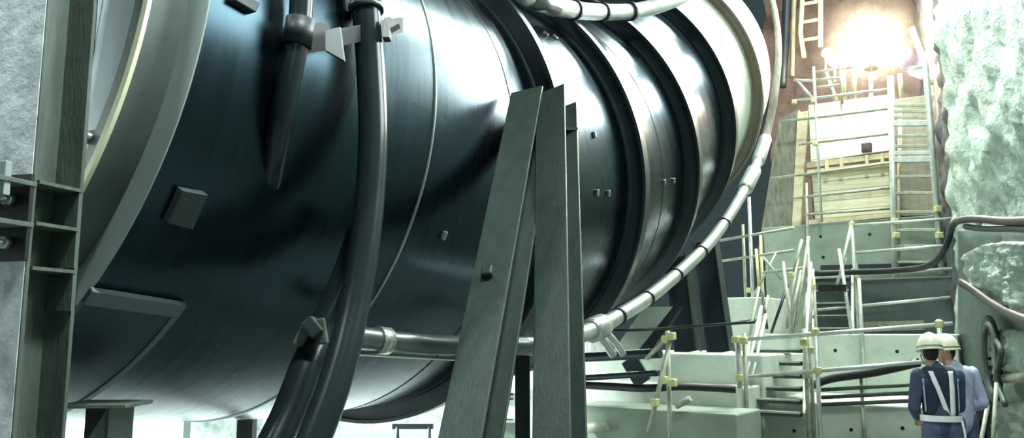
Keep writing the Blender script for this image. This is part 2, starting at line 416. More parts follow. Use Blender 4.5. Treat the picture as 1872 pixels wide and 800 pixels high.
# sagging hose at the top
th = thing('sagging_air_hose', 'pale hose sagging across the top of the ribbed pipe, with dark ties', 'hose', PY(1110, 34, 8.6))
ts = smooth_path([q(900, -60, 8.2), q(945, -22, 8.3), q(985, 2, 8.4), q(1040, 17, 8.5), q(1100, 22, 8.6), q(1160, 20, 8.7), q(1215, 6, 8.9), q(1262, -16, 9.1), q(1310, -60, 9.4)])
MB().tube(ts, .088, 20).build('hose_body', 'galv', th)
MB().tube([ts[12], ts[20]], .1, 16).build('coupling', 'tube_dk', th)
for i in (25, 32, 39):
    d = (ts[i+1]-ts[i-1]).normalized(); MB().tube([ts[i]-d*.03, ts[i]+d*.03], .105, 16).build('hose_tie', 'black', th)
# pale chutes beside the coupling
ch = thing('outlet_branch', 'pale twin outlet pipes under the tube coupling beside the right leg', 'pipe', q(1115, 650, 7))
MB().tube(smooth_path([q(1085, 606, 6.95), q(1105, 625, 7), q(1122, 650, 7.05)]), .035, 14).build('outlet_pipe', 'tube', ch)
MB().tube(smooth_path([q(1100, 600, 7.05), q(1122, 622, 7.1), q(1140, 648, 7.15)]), .03, 14).build('outlet_pipe', 'tube', ch)

# ------------------------------------------------------------------ H beams
def hbeam(root, p0, p1, hint, bf=.3, d=.3, tf=.018, tw=.014, m='beam', mats=None, nm=('flange', 'flange', 'web')):
    p0 = V(p0); p1 = V(p1); t = (p1-p0).normalized(); y = (V(hint)-t*V(hint).dot(t)).normalized(); x = y.cross(t); L = (p1-p0).length; c = (p0+p1)/2
    mats = mats or (m, m, m)
    MB().box(c+y*(d/2-tf/2), (bf, tf, L), (x, y, t)).build(nm[0], mats[0], root, .004)
    MB().box(c-y*(d/2-tf/2), (bf, tf, L), (x, y, t)).build(nm[1], mats[1], root, .004)
    MB().box(c, (tw, d-2*tf, L), (x, y, t)).build(nm[2], mats[2], root)
    return x, y, t
# A-shaped raking props
af = thing('raking_prop', 'left dark green raking steel H-beam prop, leaning against the pipe ribs', 'prop', PY(822, 960, 4.1), 'raking props against the pipe')
t0 = PY(974, 186, 5.9); b0 = PY(862, 800, 4.4); dd = (b0-t0).normalized(); b0 = t0+dd*((t0.z-.0)/-dd.z)
hx = hbeam(af, b0, t0, V((-.42, -1, 0)), .25, .25, m='beam2')
MB().box(PY(893, 498, 4.86), (.07, .07, .07), hx).build('welded_stub', 'pad', af, .01)
ag = thing('raking_prop', 'right dark steel H-beam prop, nearly upright beside the pale coupling', 'prop', PY(1030, 960, 4.4), 'raking props against the pipe')
t1 = PY(1018, 180, 5.95); b1 = PY(1024, 800, 4.6); dd = (b1-t1).normalized(); b1 = t1+dd*((t1.z-.0)/-dd.z)
hy = hbeam(ag, b1, t1, V((-.5, -1, 0)), .23, .22, m='beam2')
c = PY(1030, 240, 5.9)
MB().box(c, (.2, .16, .02), (V((1, 0, 0)), V((0, 1, 0)), UP)).build('connector_plate', 'pad', ag)
MB().box(PY(1043, 243, 5.95), (.05, .12, .14)).build('connector_bolt_block', 'black', ag, .006)
# upright dark post just behind them
po = thing('jack_post', 'slim black post between the two raking props', 'post', PY(955, 1000, 6.4))
pt = PY(955, 640, 6.2); MB().box((pt.x, pt.y, pt.z/2), (.11, .11, pt.z)).build('post_shaft', 'black', po, .006)
MB().box((pt.x, pt.y, .02), (.3, .3, .04)).build('base_plate', 'black', po)
MB().box((pt.x, pt.y, pt.z+.01), (.25, .25, .03)).build('head_plate', 'black', po)
pr = PY(984, 700, 6.1)
rod = tag(MB().tube([(pr.x, pr.y, 0), (pr.x, pr.y, PY(984, 735, 6.1).z)], .02, 10).ball((pr.x, pr.y, PY(984, 735, 6.1).z), .035, 12).build('marker_rod', 'galv'), 'thin pale rod standing beside the slim black post', 'rod')
# left column
lc = thing('steel_column', 'tall worn steel H-column at the far left with stiffener plates', 'column', (0, 0, 0))
cc = PY(58, 400, 3.15)-V((cos(R_(15)), -sin(R_(15)), 0))*.15+V((sin(R_(15)), cos(R_(15)), 0))*.135; cc = V((cc.x, cc.y, 0)); lc.location = cc; WORLD[lc.name] = cc
ya = R_(15); fx = V((cos(ya), sin(ya), 0)); fy = V((-sin(ya), cos(ya), 0))  # fx along flange faces; fy web direction
hh = 6.5; tf = .02; bf = .275; dp = .24
fn = V((-sin(ya), -cos(ya), 0)); fa = V((cos(ya), -sin(ya), 0))
MB().box(cc+fn*(dp/2)+UP*hh/2, (bf, tf, hh), (fa, fn, UP)).build('flange', 'beam', lc, .004)
MB().box(cc+fn*(dp/2+tf/2+.002)+UP*hh/2, (bf-.012, .004, hh), (fa, fn, UP)).build('lit_face', 'beam_pale', bpy.data.objects['flange.002' if False else lc.children[0].name])['label'] = 'pale worn face with lit tone in its colour'
MB().box(cc-fn*(dp/2)+UP*hh/2, (bf, tf, hh), (fa, fn, UP)).build('flange', 'beam', lc, .004)
MB().box(cc+UP*hh/2, (.016, dp-tf, hh), (fa, fn, UP)).build('web', 'beam', lc)
cR = cc+fa*.078
for py in (338, 412, 492):
    z = PY(100, py, 3.25).z
    MB().box(V((cR.x, cR.y, z)), (.14, dp-tf, .014), (fa, fn, UP)).build('stiffener_plate', 'beam', lc)
    MB().box(V((cc.x, cc.y, z))-fa*.078, (.14, dp-tf, .014), (fa, fn, UP)).build('stiffener_plate', 'beam', lc)
    z2 = z-.135
    e0 = V((cR.x, cR.y, 0))-fn*(dp/2-.012)
    q0 = V((cc.x, cc.y, z))+fa*.01-fn*.11; q1 = V((cc.x, cc.y, z))+fa*.145-fn*.11
    MB().prism([V((q1.x, q1.y, z)), V((q0.x, q0.y, z-.16)), V((q1.x, q1.y, z-.16))], fn*.012).build('gusset_plate', 'beam', lc)
zb = PY(20, 330, 3.3).z
bk = thing('bolted_splice', 'dark bolted splice bracket on the face of the far left column', 'bracket', PY(20, 450, 3.2))
c = cc+fn*(dp/2+.1)+fa*.0; c.z = PY(20, 400, 3.2).z
for dz in (.13, -.03): MB().box(c+UP*dz, (.30, .20, .02), (fa, fn, UP)).build('shelf_plate', 'beam', bk, .003)
MB().box(c-fn*.08, (.29, .02, .34), (fa, fn, UP)).build('back_plate', 'black', bk, .003)
for sx in (-.08, .06):
    for sz in (.07, -.10):
        p = c-fn*.07+fa*sx+UP*sz; MB().tube([p, p+fn*.03], .026, 6).tube([p, p+fn*.06], .013, 8).build('bolt', 'tube', bk)
p = PY(-2, 326, 3.05)
tag(MB().box(p, (.085, .03, .13), (fa, fn, UP)).build('tag_board', 'flange', None, .003), 'small pale grey board fixed to the left column edge', 'board')
# lower pale column piece left of it
p = PY(2, 640, 2.9); 
# cradle bracket and posts under the pipe
cb = thing('cradle_bracket', 'dark bracket with triangular gusset under the pipe beside the left column', 'bracket', PY(160, 860, 3.9))
yb = 3.95
z = PY(180, 741, yb).z; xl = PY(112, 741, yb).x; xr = PY(238, 741, yb).x
MB().box(((xl+xr)/2, yb+.1, z), (xr-xl, .3, .018)).build('top_plate', 'beam', cb, .003)
x0 = PY(196, 760, yb).x
MB().prism([(x0, yb, z-.01), (PY(158, 800, yb).x, yb, PY(158, 806, yb).z), (x0, yb, PY(158, 806, yb).z)], (0, .014, 0)).build('gusset_plate', 'beam', cb)
MB().box(((xl+x0)/2, yb+.24, z/2), (x0-xl, .02, z-.02)).build('back_plate', 'black', cb)
MB().box((x0+.005, yb+.12, z/2), (.014, .26, z-.02)).build('side_plate', 'beam2', cb)
MB().box(((xl+x0)/2, yb+.1, .4), (x0-xl, .28, .8)).build('pedestal', 'conc_g', cb, .01)
POSTS = [(216, 765, 7.2, .14, 'black', 'black square post under the pipe, nearest the left column'), (345, 768, 8.3, .07, 'flange', 'thin pale post between two bright wall bays under the pipe'), (452, 768, 7.6, .14, 'black', 'black square post under the pipe, left of the drain hose')]
for (px, py, Y, w, m, lb) in POSTS:
    a = PY(px, py-4, Y)
    t = thing('shoring_post', lb, 'post', (a.x, a.y, 0))
    MB().box((a.x, a.y, a.z/2), (w, w, a.z)).build('post_shaft', m, t, .004)
    MB().box((a.x, a.y, .015), (w*2, w*2, .03)).build('base_plate', m, t)

# ------------------------------------------------------------------ setting: floor, walls, vault
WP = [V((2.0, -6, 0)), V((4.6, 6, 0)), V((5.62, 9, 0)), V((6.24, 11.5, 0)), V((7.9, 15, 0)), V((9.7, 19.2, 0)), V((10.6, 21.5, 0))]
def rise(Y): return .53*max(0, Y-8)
def wall_hit(px, py, off=0):
    v = ray(px, py); best = None
    for a, b in zip(WP[1:], WP[2:]):
        e = b-a; n = V((-e.y, e.x, 0)).normalized()
        den = v.dot(n)
        if abs(den) < 1e-6: continue
        t = (a+n*off-EYE).dot(n)/den
        if t <= 0: continue
        p = EYE+v*t; k = (p-a).dot(e)/e.length_squared
        if -.15 <= k <= 1.15:
            if best is None or t < best[0]: best = (t, p, n)
    return best[1] if best else PY(px, py, 11)
def nz3(p, s): return noise.fractal(p*s, .6, 2.0, 5)
mb = MB(); rows = []
def wall_profile():
    prof = []
    for k in range(70): prof.append((0, 6.2*k/69))
    for k in range(1, 41):
        a = pi*k/40*.5; prof.append((5.8*(1-cos(a)), 6.2+5.0*sin(a)))
    return prof
prof = wall_profile(); plan = []
for a, b in zip(WP, WP[1:]):
    n = max(2, int((b-a).length/.1))
    if a.y < 0: n = 20
    for k in range(n): plan.append(a+(b-a)*k/n)
plan.append(WP[-1])
vs = []; ncol = 70
def wall_grid(prof_, amp):
    vs = []; 
    for i, p in enumerate(plan):
        e = (plan[min(i+1, len(plan)-1)]-plan[max(0, i-1)]).normalized(); n = V((-e.y, e.x, 0))
        for (dx, z) in prof_:
            zz = z+(rise(p.y) if z > .01 else 0)*(min(1, z/6.2)); P = p+n*dx+UP*zz
            w = amp*(nz3(P, 1.1)*.08+nz3(P+V((7, 3, 1)), 6.)*.055+nz3(P+V((2, 9, 4)), 13.)*.04)
            vs.append(P+n*w)
    m = len(prof_); fs = [(i*m+k, i*m+k+1, (i+1)*m+k+1, (i+1)*m+k) for i in range(len(plan)-1) for k in range(m-1)]
    return vs, fs
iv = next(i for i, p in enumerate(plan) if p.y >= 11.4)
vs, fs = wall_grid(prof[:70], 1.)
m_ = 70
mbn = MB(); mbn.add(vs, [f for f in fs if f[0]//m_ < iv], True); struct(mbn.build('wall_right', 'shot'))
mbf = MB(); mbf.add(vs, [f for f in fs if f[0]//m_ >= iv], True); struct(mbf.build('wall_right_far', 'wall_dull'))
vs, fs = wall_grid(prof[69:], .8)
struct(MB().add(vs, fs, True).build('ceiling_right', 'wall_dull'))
# left half of the vault and the left wall, parallel to the pipe
LW = [V((-11.7, -2, 0)), V((-9.6, 2, 0)), V((-1.0, 21.5, 0))]
def left_line(Y):
    return -11.5+.592*Y
vs = []; nY = 60
for i in range(nY+1):
    Y = -2+26*i/nY; x = left_line(Y)
    for k in range(25):
        P = V((x, Y, 7.2*k/24*(1)+rise(Y)*k/24)); vs.append(P+V((.9, -.42, 0))*(nz3(P, 1.3)*.12))
struct(MB().add(vs, [(i*25+k, i*25+k+1, (i+1)*25+k+1, (i+1)*25+k) for i in range(nY) for k in range(24)], True).build('wall_left', 'white_wall'))
vs = []; 
for i in range(nY+1):
    Y = -2+26*i/nY; xl = left_line(Y); xr = None
    for a, b in zip(WP, WP[1:]):
        if a.y <= Y <= b.y: xr = a.x+(b.x-a.x)*(Y-a.y)/(b.y-a.y)
    xr = (xr if xr else WP[-1].x)-5.2
    for k in range(17):
        f = k/16; P = V((xl+(xr-xl)*f, Y+f*2, 7.2+4.0*sin(f*pi/2)+rise(Y))); vs.append(P+UP*nz3(P, .8)*.2)
struct(MB().add(vs, [(i*17+k, i*17+k+1, (i+1)*17+k+1, (i+1)*17+k) for i in range(nY) for k in range(16)], True).build('ceiling_left', 'wall_dull'))
vs = []
for i in range(31):
    for k in range(31): vs.append(V((-22+50*i/30, -8+36*k/30, 0)))
struct(MB().add(vs, [(i*31+k, (i+1)*31+k, (i+1)*31+k+1, i*31+k+1) for i in range(30) for k in range(30)]).build('floor', 'floor'))
# earth face at the far end
C_, T_ = path(SE)
vs = []; E0 = D1*19.5+W1*4.6
for i in range(91):
    w = -9+18*i/90
    for k in range(81):
        z = 16*k/80; P = E0+W1*w+UP*z-D1*(.10*(16-z)-.9)*0
        vs.append(P+D1*(nz3(P, .7)*.5+nz3(P, 3)*.12))
struct(MB().add(vs, [(i*81+k, (i+1)*81+k, (i+1)*81+k+1, i*81+k+1) for i in range(90) for k in range(80)], True).build('wall_back', 'soil'))

# ------------------------------------------------------------------ sheet, lumps and cables on the right wall
def wall_patch(poly, off, bulge, amp, step=4, edge=18):
    xs = [p[0] for p in poly]; ys = [p[1] for p in poly]
    def inside(x, y):
        c = False; j = len(poly)-1
        for i in range(len(poly)):
            xi, yi = poly[i]; xj, yj = poly[j]
            if (yi > y) != (yj > y) and x < (xj-xi)*(y-yi)/(yj-yi)+xi: c = not c
            j = i
        return c
    def dist(x, y):
        b = 1e9
        for i in range(len(poly)):
            a = V((*poly[i-1], 0)); e = V((*poly[i], 0))-a; p = V((x, y, 0)); t = max(0, min(1, (p-a).dot(e)/max(e.length_squared, 1e-6)))
            b = min(b, (a+e*t-p).length)
        return b
    idx = {}; mb = MB(); vs = []; fs = []
    nx = int((max(xs)-min(xs))/step)+1; ny = int((max(ys)-min(ys))/step)+1
    def vert(i, j):
        if (i, j) not in idx:
            x = min(xs)+i*step; y = min(ys)+j*step
            P = wall_hit(x, y, off); d = dist(x, y) if inside(x, y) else 0
            f = math.sqrt(min(1, d/edge)); nrm = V((-.92, .3, 0))
            P = P+nrm*(bulge*f+amp*f*(nz3(P, 4.)*.06+nz3(P, 11)*.035)) - nrm*(.06 if d == 0 else 0)
            idx[(i, j)] = len(vs); vs.append(P)
        return idx[(i, j)]
    for i in range(nx):
        for j in range(ny):
            if inside(min(xs)+(i+.5)*step, min(ys)+(j+.5)*step): fs.append((vert(i, j), vert(i+1, j), vert(i+1, j+1), vert(i, j+1)))
    return MB().add(vs, fs, True)
o = wall_patch([(1752, 418), (1800, 412), (1905, 412), (1905, 640), (1820, 600), (1800, 680), (1790, 860), (1745, 860), (1750, 640)], .14, .04, .15)
tag(o.build('waterproof_sheet', 'sheet'), 'smooth grey-green sheet covering the lower right tunnel wall', 'sheet')
tag(wall_patch([(1772, 462), (1800, 446), (1840, 440), (1905, 440), (1905, 590), (1868, 582), (1820, 556), (1780, 520), (1768, 490)], .20, .14, 1.3).build('shotcrete_patch', 'shot'), 'rough pale sprayed concrete lump above the diagonal black cable', 'concrete patch')
tag(wall_patch([(1822, 606), (1850, 600), (1905, 612), (1905, 690), (1835, 690), (1818, 650)], .20, .12, 1.1).build('shotcrete_patch', 'shot'), 'rough pale concrete lump behind the workers, below the black cable', 'concrete patch')
tag(wall_patch([(1836, 735), (1905, 730), (1905, 860), (1820, 860), (1822, 790)], .20, .12, 1.1).build('shotcrete_patch', 'shot'), 'rough concrete lump at the lower right corner', 'concrete patch')
tag(MB().tube([wall_hit(1825, 692, .3), wall_hit(1900, 688, .3)], .05, 10).build('wall_ledge_pipe', 'galv_old'), 'dull horizontal pipe on the wall between two concrete lumps', 'pipe')
def cable(pts, r, label, m='cable', nm='power_cable', group=None):
    return tag(MB().tube(smooth_path(pts), r, 10).build(nm, m), label, 'cable', group)
cable([wall_hit(x, y, .34) for x, y in ((1905, 402), (1840, 404), (1790, 400), (1758, 402))]+[PU(1742, 412, 12.2), PU(1728, 452, 12.4), PU(1700, 484, 12.6), PU(1640, 494, 12.9), PU(1560, 497, 13.1), PU(1490, 500, 13.1)], .045, 'thick black cable dropping from the right wall across the concrete steps')
cable([wall_hit(x, y, .34) for x, y in ((1905, 420), (1850, 418), (1800, 418), (1765, 414))], .035, 'black cable along the wall at the upper edge of the grey sheet')
cable([wall_hit(x, y, .38) for x, y in ((1758, 516), (1780, 530), (1810, 552), (1845, 572), (1905, 596))], .05, 'black cable running diagonally down the right wall under the big lump')
hc = thing('hose_coil', 'dark coiled hose hanging on the wall behind the workers', 'hose', wall_hit(1812, 720, .3))
for k in range(4):
    c = wall_hit(1812, 655, .3+.035*k); e = V((.25, .97, 0)); r1, r2 = .30-.025*k, .46-.03*k
    MB().tube([c+e*(r1*cos(2*pi*j/40))+UP*(r2*sin(2*pi*j/40)) for j in range(40)], .03, 10, closed=True).build('hose_loop', 'coil', hc)
MB().tube(smooth_path([wall_hit(1812, 610, .36), wall_hit(1830, 640, .4), wall_hit(1822, 690, .4), wall_hit(1838, 740, .42)]), .03, 8).build('hose_tail', 'coil', hc)
for k, (a, b, lb) in enumerate((((1790, 740), (1806, 860), 'pale pole leaning against the wall beside the second worker, left of two'), ((1806, 700), (1822, 860), 'pale pole leaning against the wall beside the second worker, right of two'))):
    pa = PY(a[0], a[1], 8.35); pb = V((pa.x-.25+.1*k, pa.y-.1, 0)); pa += V((.12, .06, .0))
    tag(MB().tube([pb, pa], .02, 10).build('leaning_pole', 'galv_old'), lb, 'pole')

# ------------------------------------------------------------------ concrete steps
def block(name, label, pxl, pxr, ytop, u0, u1, m, zb=0., bev=.02, group='poured concrete steps'):
    a = PU((pxl+pxr)/2, ytop, u0); z = a.z
    wl = (PU(pxl, ytop, u0)-EYE).dot(W2); wr = (PU(pxr, ytop, u0)-EYE).dot(W2)
    c = EYE*1; c.z = 0
    ctr = V((0, 0, 0))+D2*((u0+u1)/2)+W2*((wl+wr)/2)+UP*((z+zb)/2)
    o = MB().box(ctr, (wr-wl, u1-u0, z-zb), (W2, D2, UP)).build(name, m, None, bev)
    tag(o, label, 'concrete step', group); return z
zA = block('concrete_step', 'lowest wide pale concrete step behind the front railing', 1350, 1735, 737, 10.4, 12.2, 'conc')
zA2 = block('concrete_step', 'second wide concrete step, pale with a shadowed right end', 1395, 1750, 610, 12.2, 13.6, 'conc')
zC = block('concrete_step', 'dark shade-toned concrete step above the pale ones, between stair and right wall', 1480, 1762, 508, 13.6, 15.2, 'conc_d')
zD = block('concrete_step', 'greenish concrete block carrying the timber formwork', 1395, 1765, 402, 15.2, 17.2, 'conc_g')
G2 = 'concrete footing steps under the pipe'
block('footing_step', 'lowest concrete footing step right of the raking props', 1040, 1345, 748, 8.6, 9.4, 'conc_g', group=G2)
block('footing_step', 'middle concrete footing step right of the raking props', 1050, 1348, 704, 9.4, 10.2, 'conc', group=G2)
zS = block('footing_step', 'upper concrete footing step carrying the dark pipe legs', 1060, 1392, 646, 10.2, 12.6, 'conc', group=G2)
block('concrete_step', 'small pale concrete block behind the tangle of poles, right of the dark pipe legs', 1322, 1394, 543, 12.65, 14.4, 'conc')
for k, (px, py, u) in enumerate(((1452, 787, 10.4), (1556, 785, 10.4), (1650, 782, 10.4))):
    a_ = PU(px, py, u); MB().tube([a_-D2*.006, a_+D2*.02], .022, 10).build('tie_hole', 'black', bpy.data.objects['concrete_step'])
for k, (px, py, u) in enumerate(((1527, 640, 12.2), (1640, 642, 12.2))):
    a_ = PU(px, py, u); MB().tube([a_-D2*.006, a_+D2*.02], .024, 10).build('tie_hole', 'black', bpy.data.objects['concrete_step.001'])
for k, (px, py, u) in enumerate(((1500, 432, 15.2), (1505, 470, 15.2), (1590, 428, 15.2))):
    a_ = PU(px, py, u); MB().tube([a_-D2*.006, a_+D2*.02], .028, 10).build('tie_hole', 'black', bpy.data.objects['concrete_step.003'])
def plank(a, b, u, h, m, lb, nm='plank'):
    p0, p1 = PU(*a, u), PU(*b, u); x, y, z = frame(p1-p0)
    tag(MB().box((p0+p1)/2, (.04, h, (p1-p0).length), (x, y, z)).build(nm, m, None, .004), lb, 'plank')
plank((1496, 526), (1547, 526), 12.35, .10, 'black', 'short black strip standing for a dark gap at the upper scaffold stair')  # black strip drawn where there is only a dark gap
plank((1500, 489), (1745, 484), 15.05, .09, 'steel_rib', 'long dark strip standing for the shaded band at the foot of the greenish concrete block')  # dark strip drawn for the shaded band between the concrete lifts
plank((1560, 597), (1690, 594), 13.4, .14, 'timber_d', 'long olive board lying on top of the second pale step')
plank((1150, 655), (1176, 700), 8.9, .22, 'steel_rib', 'short dark board leaning on the upper footing step')
for (a_, b_, r_, lb) in (((1072, 782), (1112, 778), .06, 'pale pipe offcut lying on the lowest footing step'), ((1236, 742), (1262, 728), .035, 'short bent pipe offcut on the middle footing step')):
    tag(MB().tube([PU(*a_, 8.52), PU(*b_, 8.52)], r_, 14).build('pipe_offcut', 'galv_old'), lb, 'pipe')
# dark pipe legs on it
for (a, b, w, lb) in (((1238, 470), (1258, 640), .34, 'dark flat steel leg under the pipe, left of two on the footing'), ((1290, 440), (1318, 640), .34, 'dark flat steel leg under the pipe, right of two on the footing')):
    p1 = PU(*a, 11.6); p0 = PU(*b, 11.3); t = thing('pipe_support', lb, 'support leg', p0, 'dark steel legs under the pipe')
    p0 = V((p0.x, p0.y, zS)); WORLD[t.name] = p0; t.location = p0
    hbeam(t, p0, p1, W2, .22, w, m='steel_rib')
sd = thing('saddle_plate', 'pale olive sloping saddle plate under the pipe beside the outlet pipes', 'plate', PU(1170, 645, 10.6))
MB().prism([PU(1120, 642, 10.4), PU(1165, 642, 10.4), PU(1238, 560, 10.8), PU(1178, 560, 10.8)], D2*.08).build('saddle_face', 'conc_g', sd)
MB().prism([PU(1165, 642, 10.35), PU(1190, 642, 10.35), PU(1245, 560, 10.75), PU(1232, 558, 10.75)], D2*.1).build('saddle_rib', 'black', sd)
# dark pipes and cables across the footing
for pts, r, lb in (([(1040, 654), (1120, 650), (1208, 645)], .055, 'upper dark pipe across the footing steps'), ([(1040, 692), (1120, 687), (1205, 681)], .035, 'thin dark pipe below the upper dark pipe')):
    tag(MB().tube(smooth_path([PU(x, y, 8.5) for x, y in pts]), r, 12).build('service_pipe', 'steel_rib'), lb, 'pipe')
cable([PU(1040, 702, 8.45), PU(1120, 706, 8.5), PU(1180, 709, 8.5), PU(1240, 706, 8.6), PU(1300, 708, 8.8), PU(1345, 711, 8.9)], .045, 'black cable lying across the footing steps')
cable([PU(1060, 604, 9.2), PU(1160, 603, 9.5), PU(1250, 597, 9.8), PU(1380, 588, 10)], .02, 'thin black wire strung below the pipe legs')
cable([PU(1480, 706, 10.3), PU(1520, 692, 10.35), PU(1600, 680, 10.3), PU(1680, 662, 10.2)], .05, 'black cable sagging along the lowest step behind the workers')

# ------------------------------------------------------------------ formwork and platform
fw = thing('timber_formwork', 'pale timber formwork box standing on the greenish concrete block below the lamp', 'formwork', PU(1555, 402, 15.6))
def panel(px, u, th, m, nm, root, bev=.006):
    P = [PU(x, y, u) for x, y in px]; return MB().prism(P, D2*th).build(nm, m, root, bev)
panel([(1478, 192), (1628, 172), (1632, 274), (1482, 296)], 15.5, .12, 'timber_w', 'upper_panel', fw)
panel([(1484, 320), (1628, 302), (1634, 388), (1490, 400)], 15.5, .12, 'timber', 'lower_panel', fw)
panel([(1458, 205), (1476, 203), (1462, 436), (1446, 440)], 15.45, .1, 'timber_l', 'corner_board', fw)
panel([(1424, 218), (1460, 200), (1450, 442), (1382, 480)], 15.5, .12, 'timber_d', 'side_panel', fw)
panel([(1476, 200), (1730, 170), (1735, 392), (1486, 398)], 15.75, .9, 'mesh_panel', 'backing', fw)
for (y0_, y1_, h) in ((302, 282, 5), (314, 297, 4)):
    panel([(1475, y0_-h), (1636, y1_-h), (1636, y1_+h), (1475, y0_+h)], 15.38, .1, 'timber_l', 'waler', fw)
for x in (1510, 1537, 1584, 1612): panel([(x-3, 296-(x-1475)*.12), (x+3, 296-(x-1475)*.12), (x+4, 318-(x-1475)*.12), (x-2, 318-(x-1475)*.12)], 15.3, .08, 'timber_l', 'tie_block', fw)
panel([(1574, 262), (1592, 260), (1592, 276), (1575, 278)], 15.3, .1, 'soil', 'tie_block', fw)['label'] = 'brown tie block'
panel([(1476, 402), (1640, 388), (1640, 396), (1478, 410)], 15.3, .2, 'timber_l', 'bottom_waler', fw)
# loose timbers on the platform
TB = [((1540, 100), (1543, 172), 'upright timber stake left of the glowing lamp'), ((1562, 118), (1561, 172), 'upright timber stake just in front of the glowing lamp'), ((1508, 128), (1530, 182), 'leaning timber behind the platform rails'), ((1645, 135), (1650, 185), 'brown timber stake right of the glowing lamp')]
for a, b, lb in TB: tag(MB().tube([PU(*b, 15.9)-UP*.1, PU(*a, 15.9)], .045, 8).build('timber_stake', 'timber_d'), lb, 'timber')

def vpost(px, py, u, zb): p = PU(px, py, u); return [V((p.x, p.y, zb)), p]
TR = .0243
def scaff(name, label, cat, base, items, clamps=(), m='galv', group=None, tr=TR):
    t = thing(name, label, cat, base, group)
    for it in items:
        nm, pts = it[0], it[1]; MB().tube(pts if len(pts) < 3 else smooth_path(pts), it[3] if len(it) > 3 else tr, 10).build(nm, it[2] if len(it) > 2 and it[2] else m, t)
    for c in clamps: MB().box(c, (.075, .09, .08), (W2, D2, UP)).build('clamp', 'clamp', t, .012)
    return t
uF = 9.7
scaff('guard_railing', 'long pale tubular railing in front of the lowest step, ending behind the workers', 'railing', PU(1500, 800, uF),
      [('top_rail', [PU(1338, 622, uF), PU(1742, 591, uF)]), ('mid_rail', [PU(1345, 690, uF), PU(1735, 657, uF)]),
       ('post', vpost(1490, 598, uF-.04, 0)), ('post', vpost(1716, 583, uF-.04, 0)), ('post', vpost(1347, 612, uF-.04, 0))],
      [PU(1491, 607, uF-.05), PU(1495, 677, uF-.05), PU(1717, 592, uF-.05), PU(1349, 621, uF-.05), PU(1351, 690, uF-.05)])
# lower scaffold stair
def stair(label, px0, px1, n, ya, yb, ua, ub, zb, rails):
    t = thing('scaffold_stair', label, 'stair', PU((px0+px1)/2, ya, ua))
    for i in range(n):
        f = i/(n-1); y = ya+(yb-ya)*f; u = ua+(ub-ua)*f
        a = PU(px0, y, u); b = PU(px1, y, u); c = (a+b)/2; c.z = (a.z+b.z)/2
        tr = MB().box(V((c.x, c.y, a.z)), ((b-a).length, .26, .05), (W2, D2, UP)).build('tread', 'beam', t, .004)
        MB().box(V((c.x, c.y, a.z+.022))-D2*.135, ((b-a).length, .02, .02), (W2, D2, UP)).build('nosing', 'galv', tr)
    for px in (px0-3, px1+3):
        a = PU(px, ya+14, ua-.1); b = PU(px, yb-14, ub+.1); x, y, z = frame(b-a)
        MB().box((a+b)/2, (.04, .16, (b-a).length), (x, y, z)).build('stringer', 'galv_old', t, .004)
    for r in rails: MB().tube([PU(*k) for k in r], TR, 10).build('handrail', 'galv', t)
    return t
stair('lower scaffold stair of dull treads beside the pale step', 1372, 1468, 6, 752, 640, 9.9, 11.3, 0, [[(1362, 700, 9.85), (1392, 560, 11.3)], [(1375, 690, 9.9), (1400, 575, 11.4)], [(1470, 690, 9.9), (1482, 480, 11.5)]])
stair('upper scaffold stair in the tangle of poles beside the shade-toned step', 1490, 1556, 5, 602, 512, 12.4, 13.4, zA, [[(1534, 455, 12.6), (1556, 600, 12.2)], [(1556, 412, 12.9), (1536, 500, 12.6)], [(1546, 470, 13), (1530, 520, 13)]])
# second tier railing
uG = 13.4
scaff('step_railing', 'four-bar pale railing in front of the shade-toned concrete step', 'railing', PU(1570, 612, uG),
      [('rail', [PU(1555, 412, uG), PU(1760, 398, uG)]), ('rail', [PU(1561, 462, uG), PU(1760, 446, uG)]), ('rail', [PU(1492, 508, uG), PU(1765, 489, uG)]), ('rail', [PU(1495, 566, uG), PU(1758, 541, uG)]),
       ('post', vpost(1557, 404, uG-.04, zA2)), ('post', [PU(1562, 470, uG), PU(1567, 500, uG), PU(1572, 600, uG)])],
      [PU(1557, 411, uG-.06), PU(1567, 503, uG-.06)])
scaff('gap_bars', 'three low dark bars standing for dark gaps along the front of the lowest step', 'railing', PU(1590, 735, 10.35),  # dark bars drawn in for the dark gaps between small steps
      [('rail', [PU(1502, 712, 10.33), PU(1715, 700, 10.33)]), ('rail', [PU(1502, 726, 10.33), PU(1715, 715, 10.33)]), ('rail', [PU(1502, 739, 10.33), PU(1715, 730, 10.33)]), ('post', vpost(1574, 690, 10.36, 0), 'galv_old', .02)], m='beam', tr=.024)
scaff('step_post', 'tall thin pole rising in front of the second concrete step', 'pole', PU(1573, 640, 12.1), [('post', vpost(1570, 508, 12.1, zA))])
# front-left scaffold standards with clamps
ul = 8.2
scaff('scaffold_standard', 'scaffold pole with yellowish clamps in front of the footing steps', 'scaffold pole', V((PU(1228, 700, ul).x, PU(1228, 700, ul).y, 0)), [('post', vpost(1220, 604, ul, 0)), ('brace', [PU(1224, 625, ul-.06), PU(1186, 790, ul-.4)]), ('brace', [PU(1182, 655, ul+.2), PU(1228, 610, ul+.05)])],
      [PU(1217, 620, ul-.06), PU(1228, 614, ul-.06), PU(1214, 694, ul-.06), PU(1230, 699, ul-.06), PU(1197, 735, ul-.3)], 'galv_old')
scaff('stair_standard', 'pair of dull scaffold poles left of the lower stair', 'scaffold pole', V((PU(1362, 700, 9.5).x, PU(1362, 700, 9.5).y, 0)), [('post', vpost(1350, 612, 9.55, 0)), ('post', vpost(1360, 608, 9.6, 0)), ('brace', [PU(1350, 730, 9.5), PU(1320, 830, 9.2)])], [PU(1345, 620, 9.48), PU(1352, 690, 9.48), PU(1360, 622, 9.5)], 'galv_old')
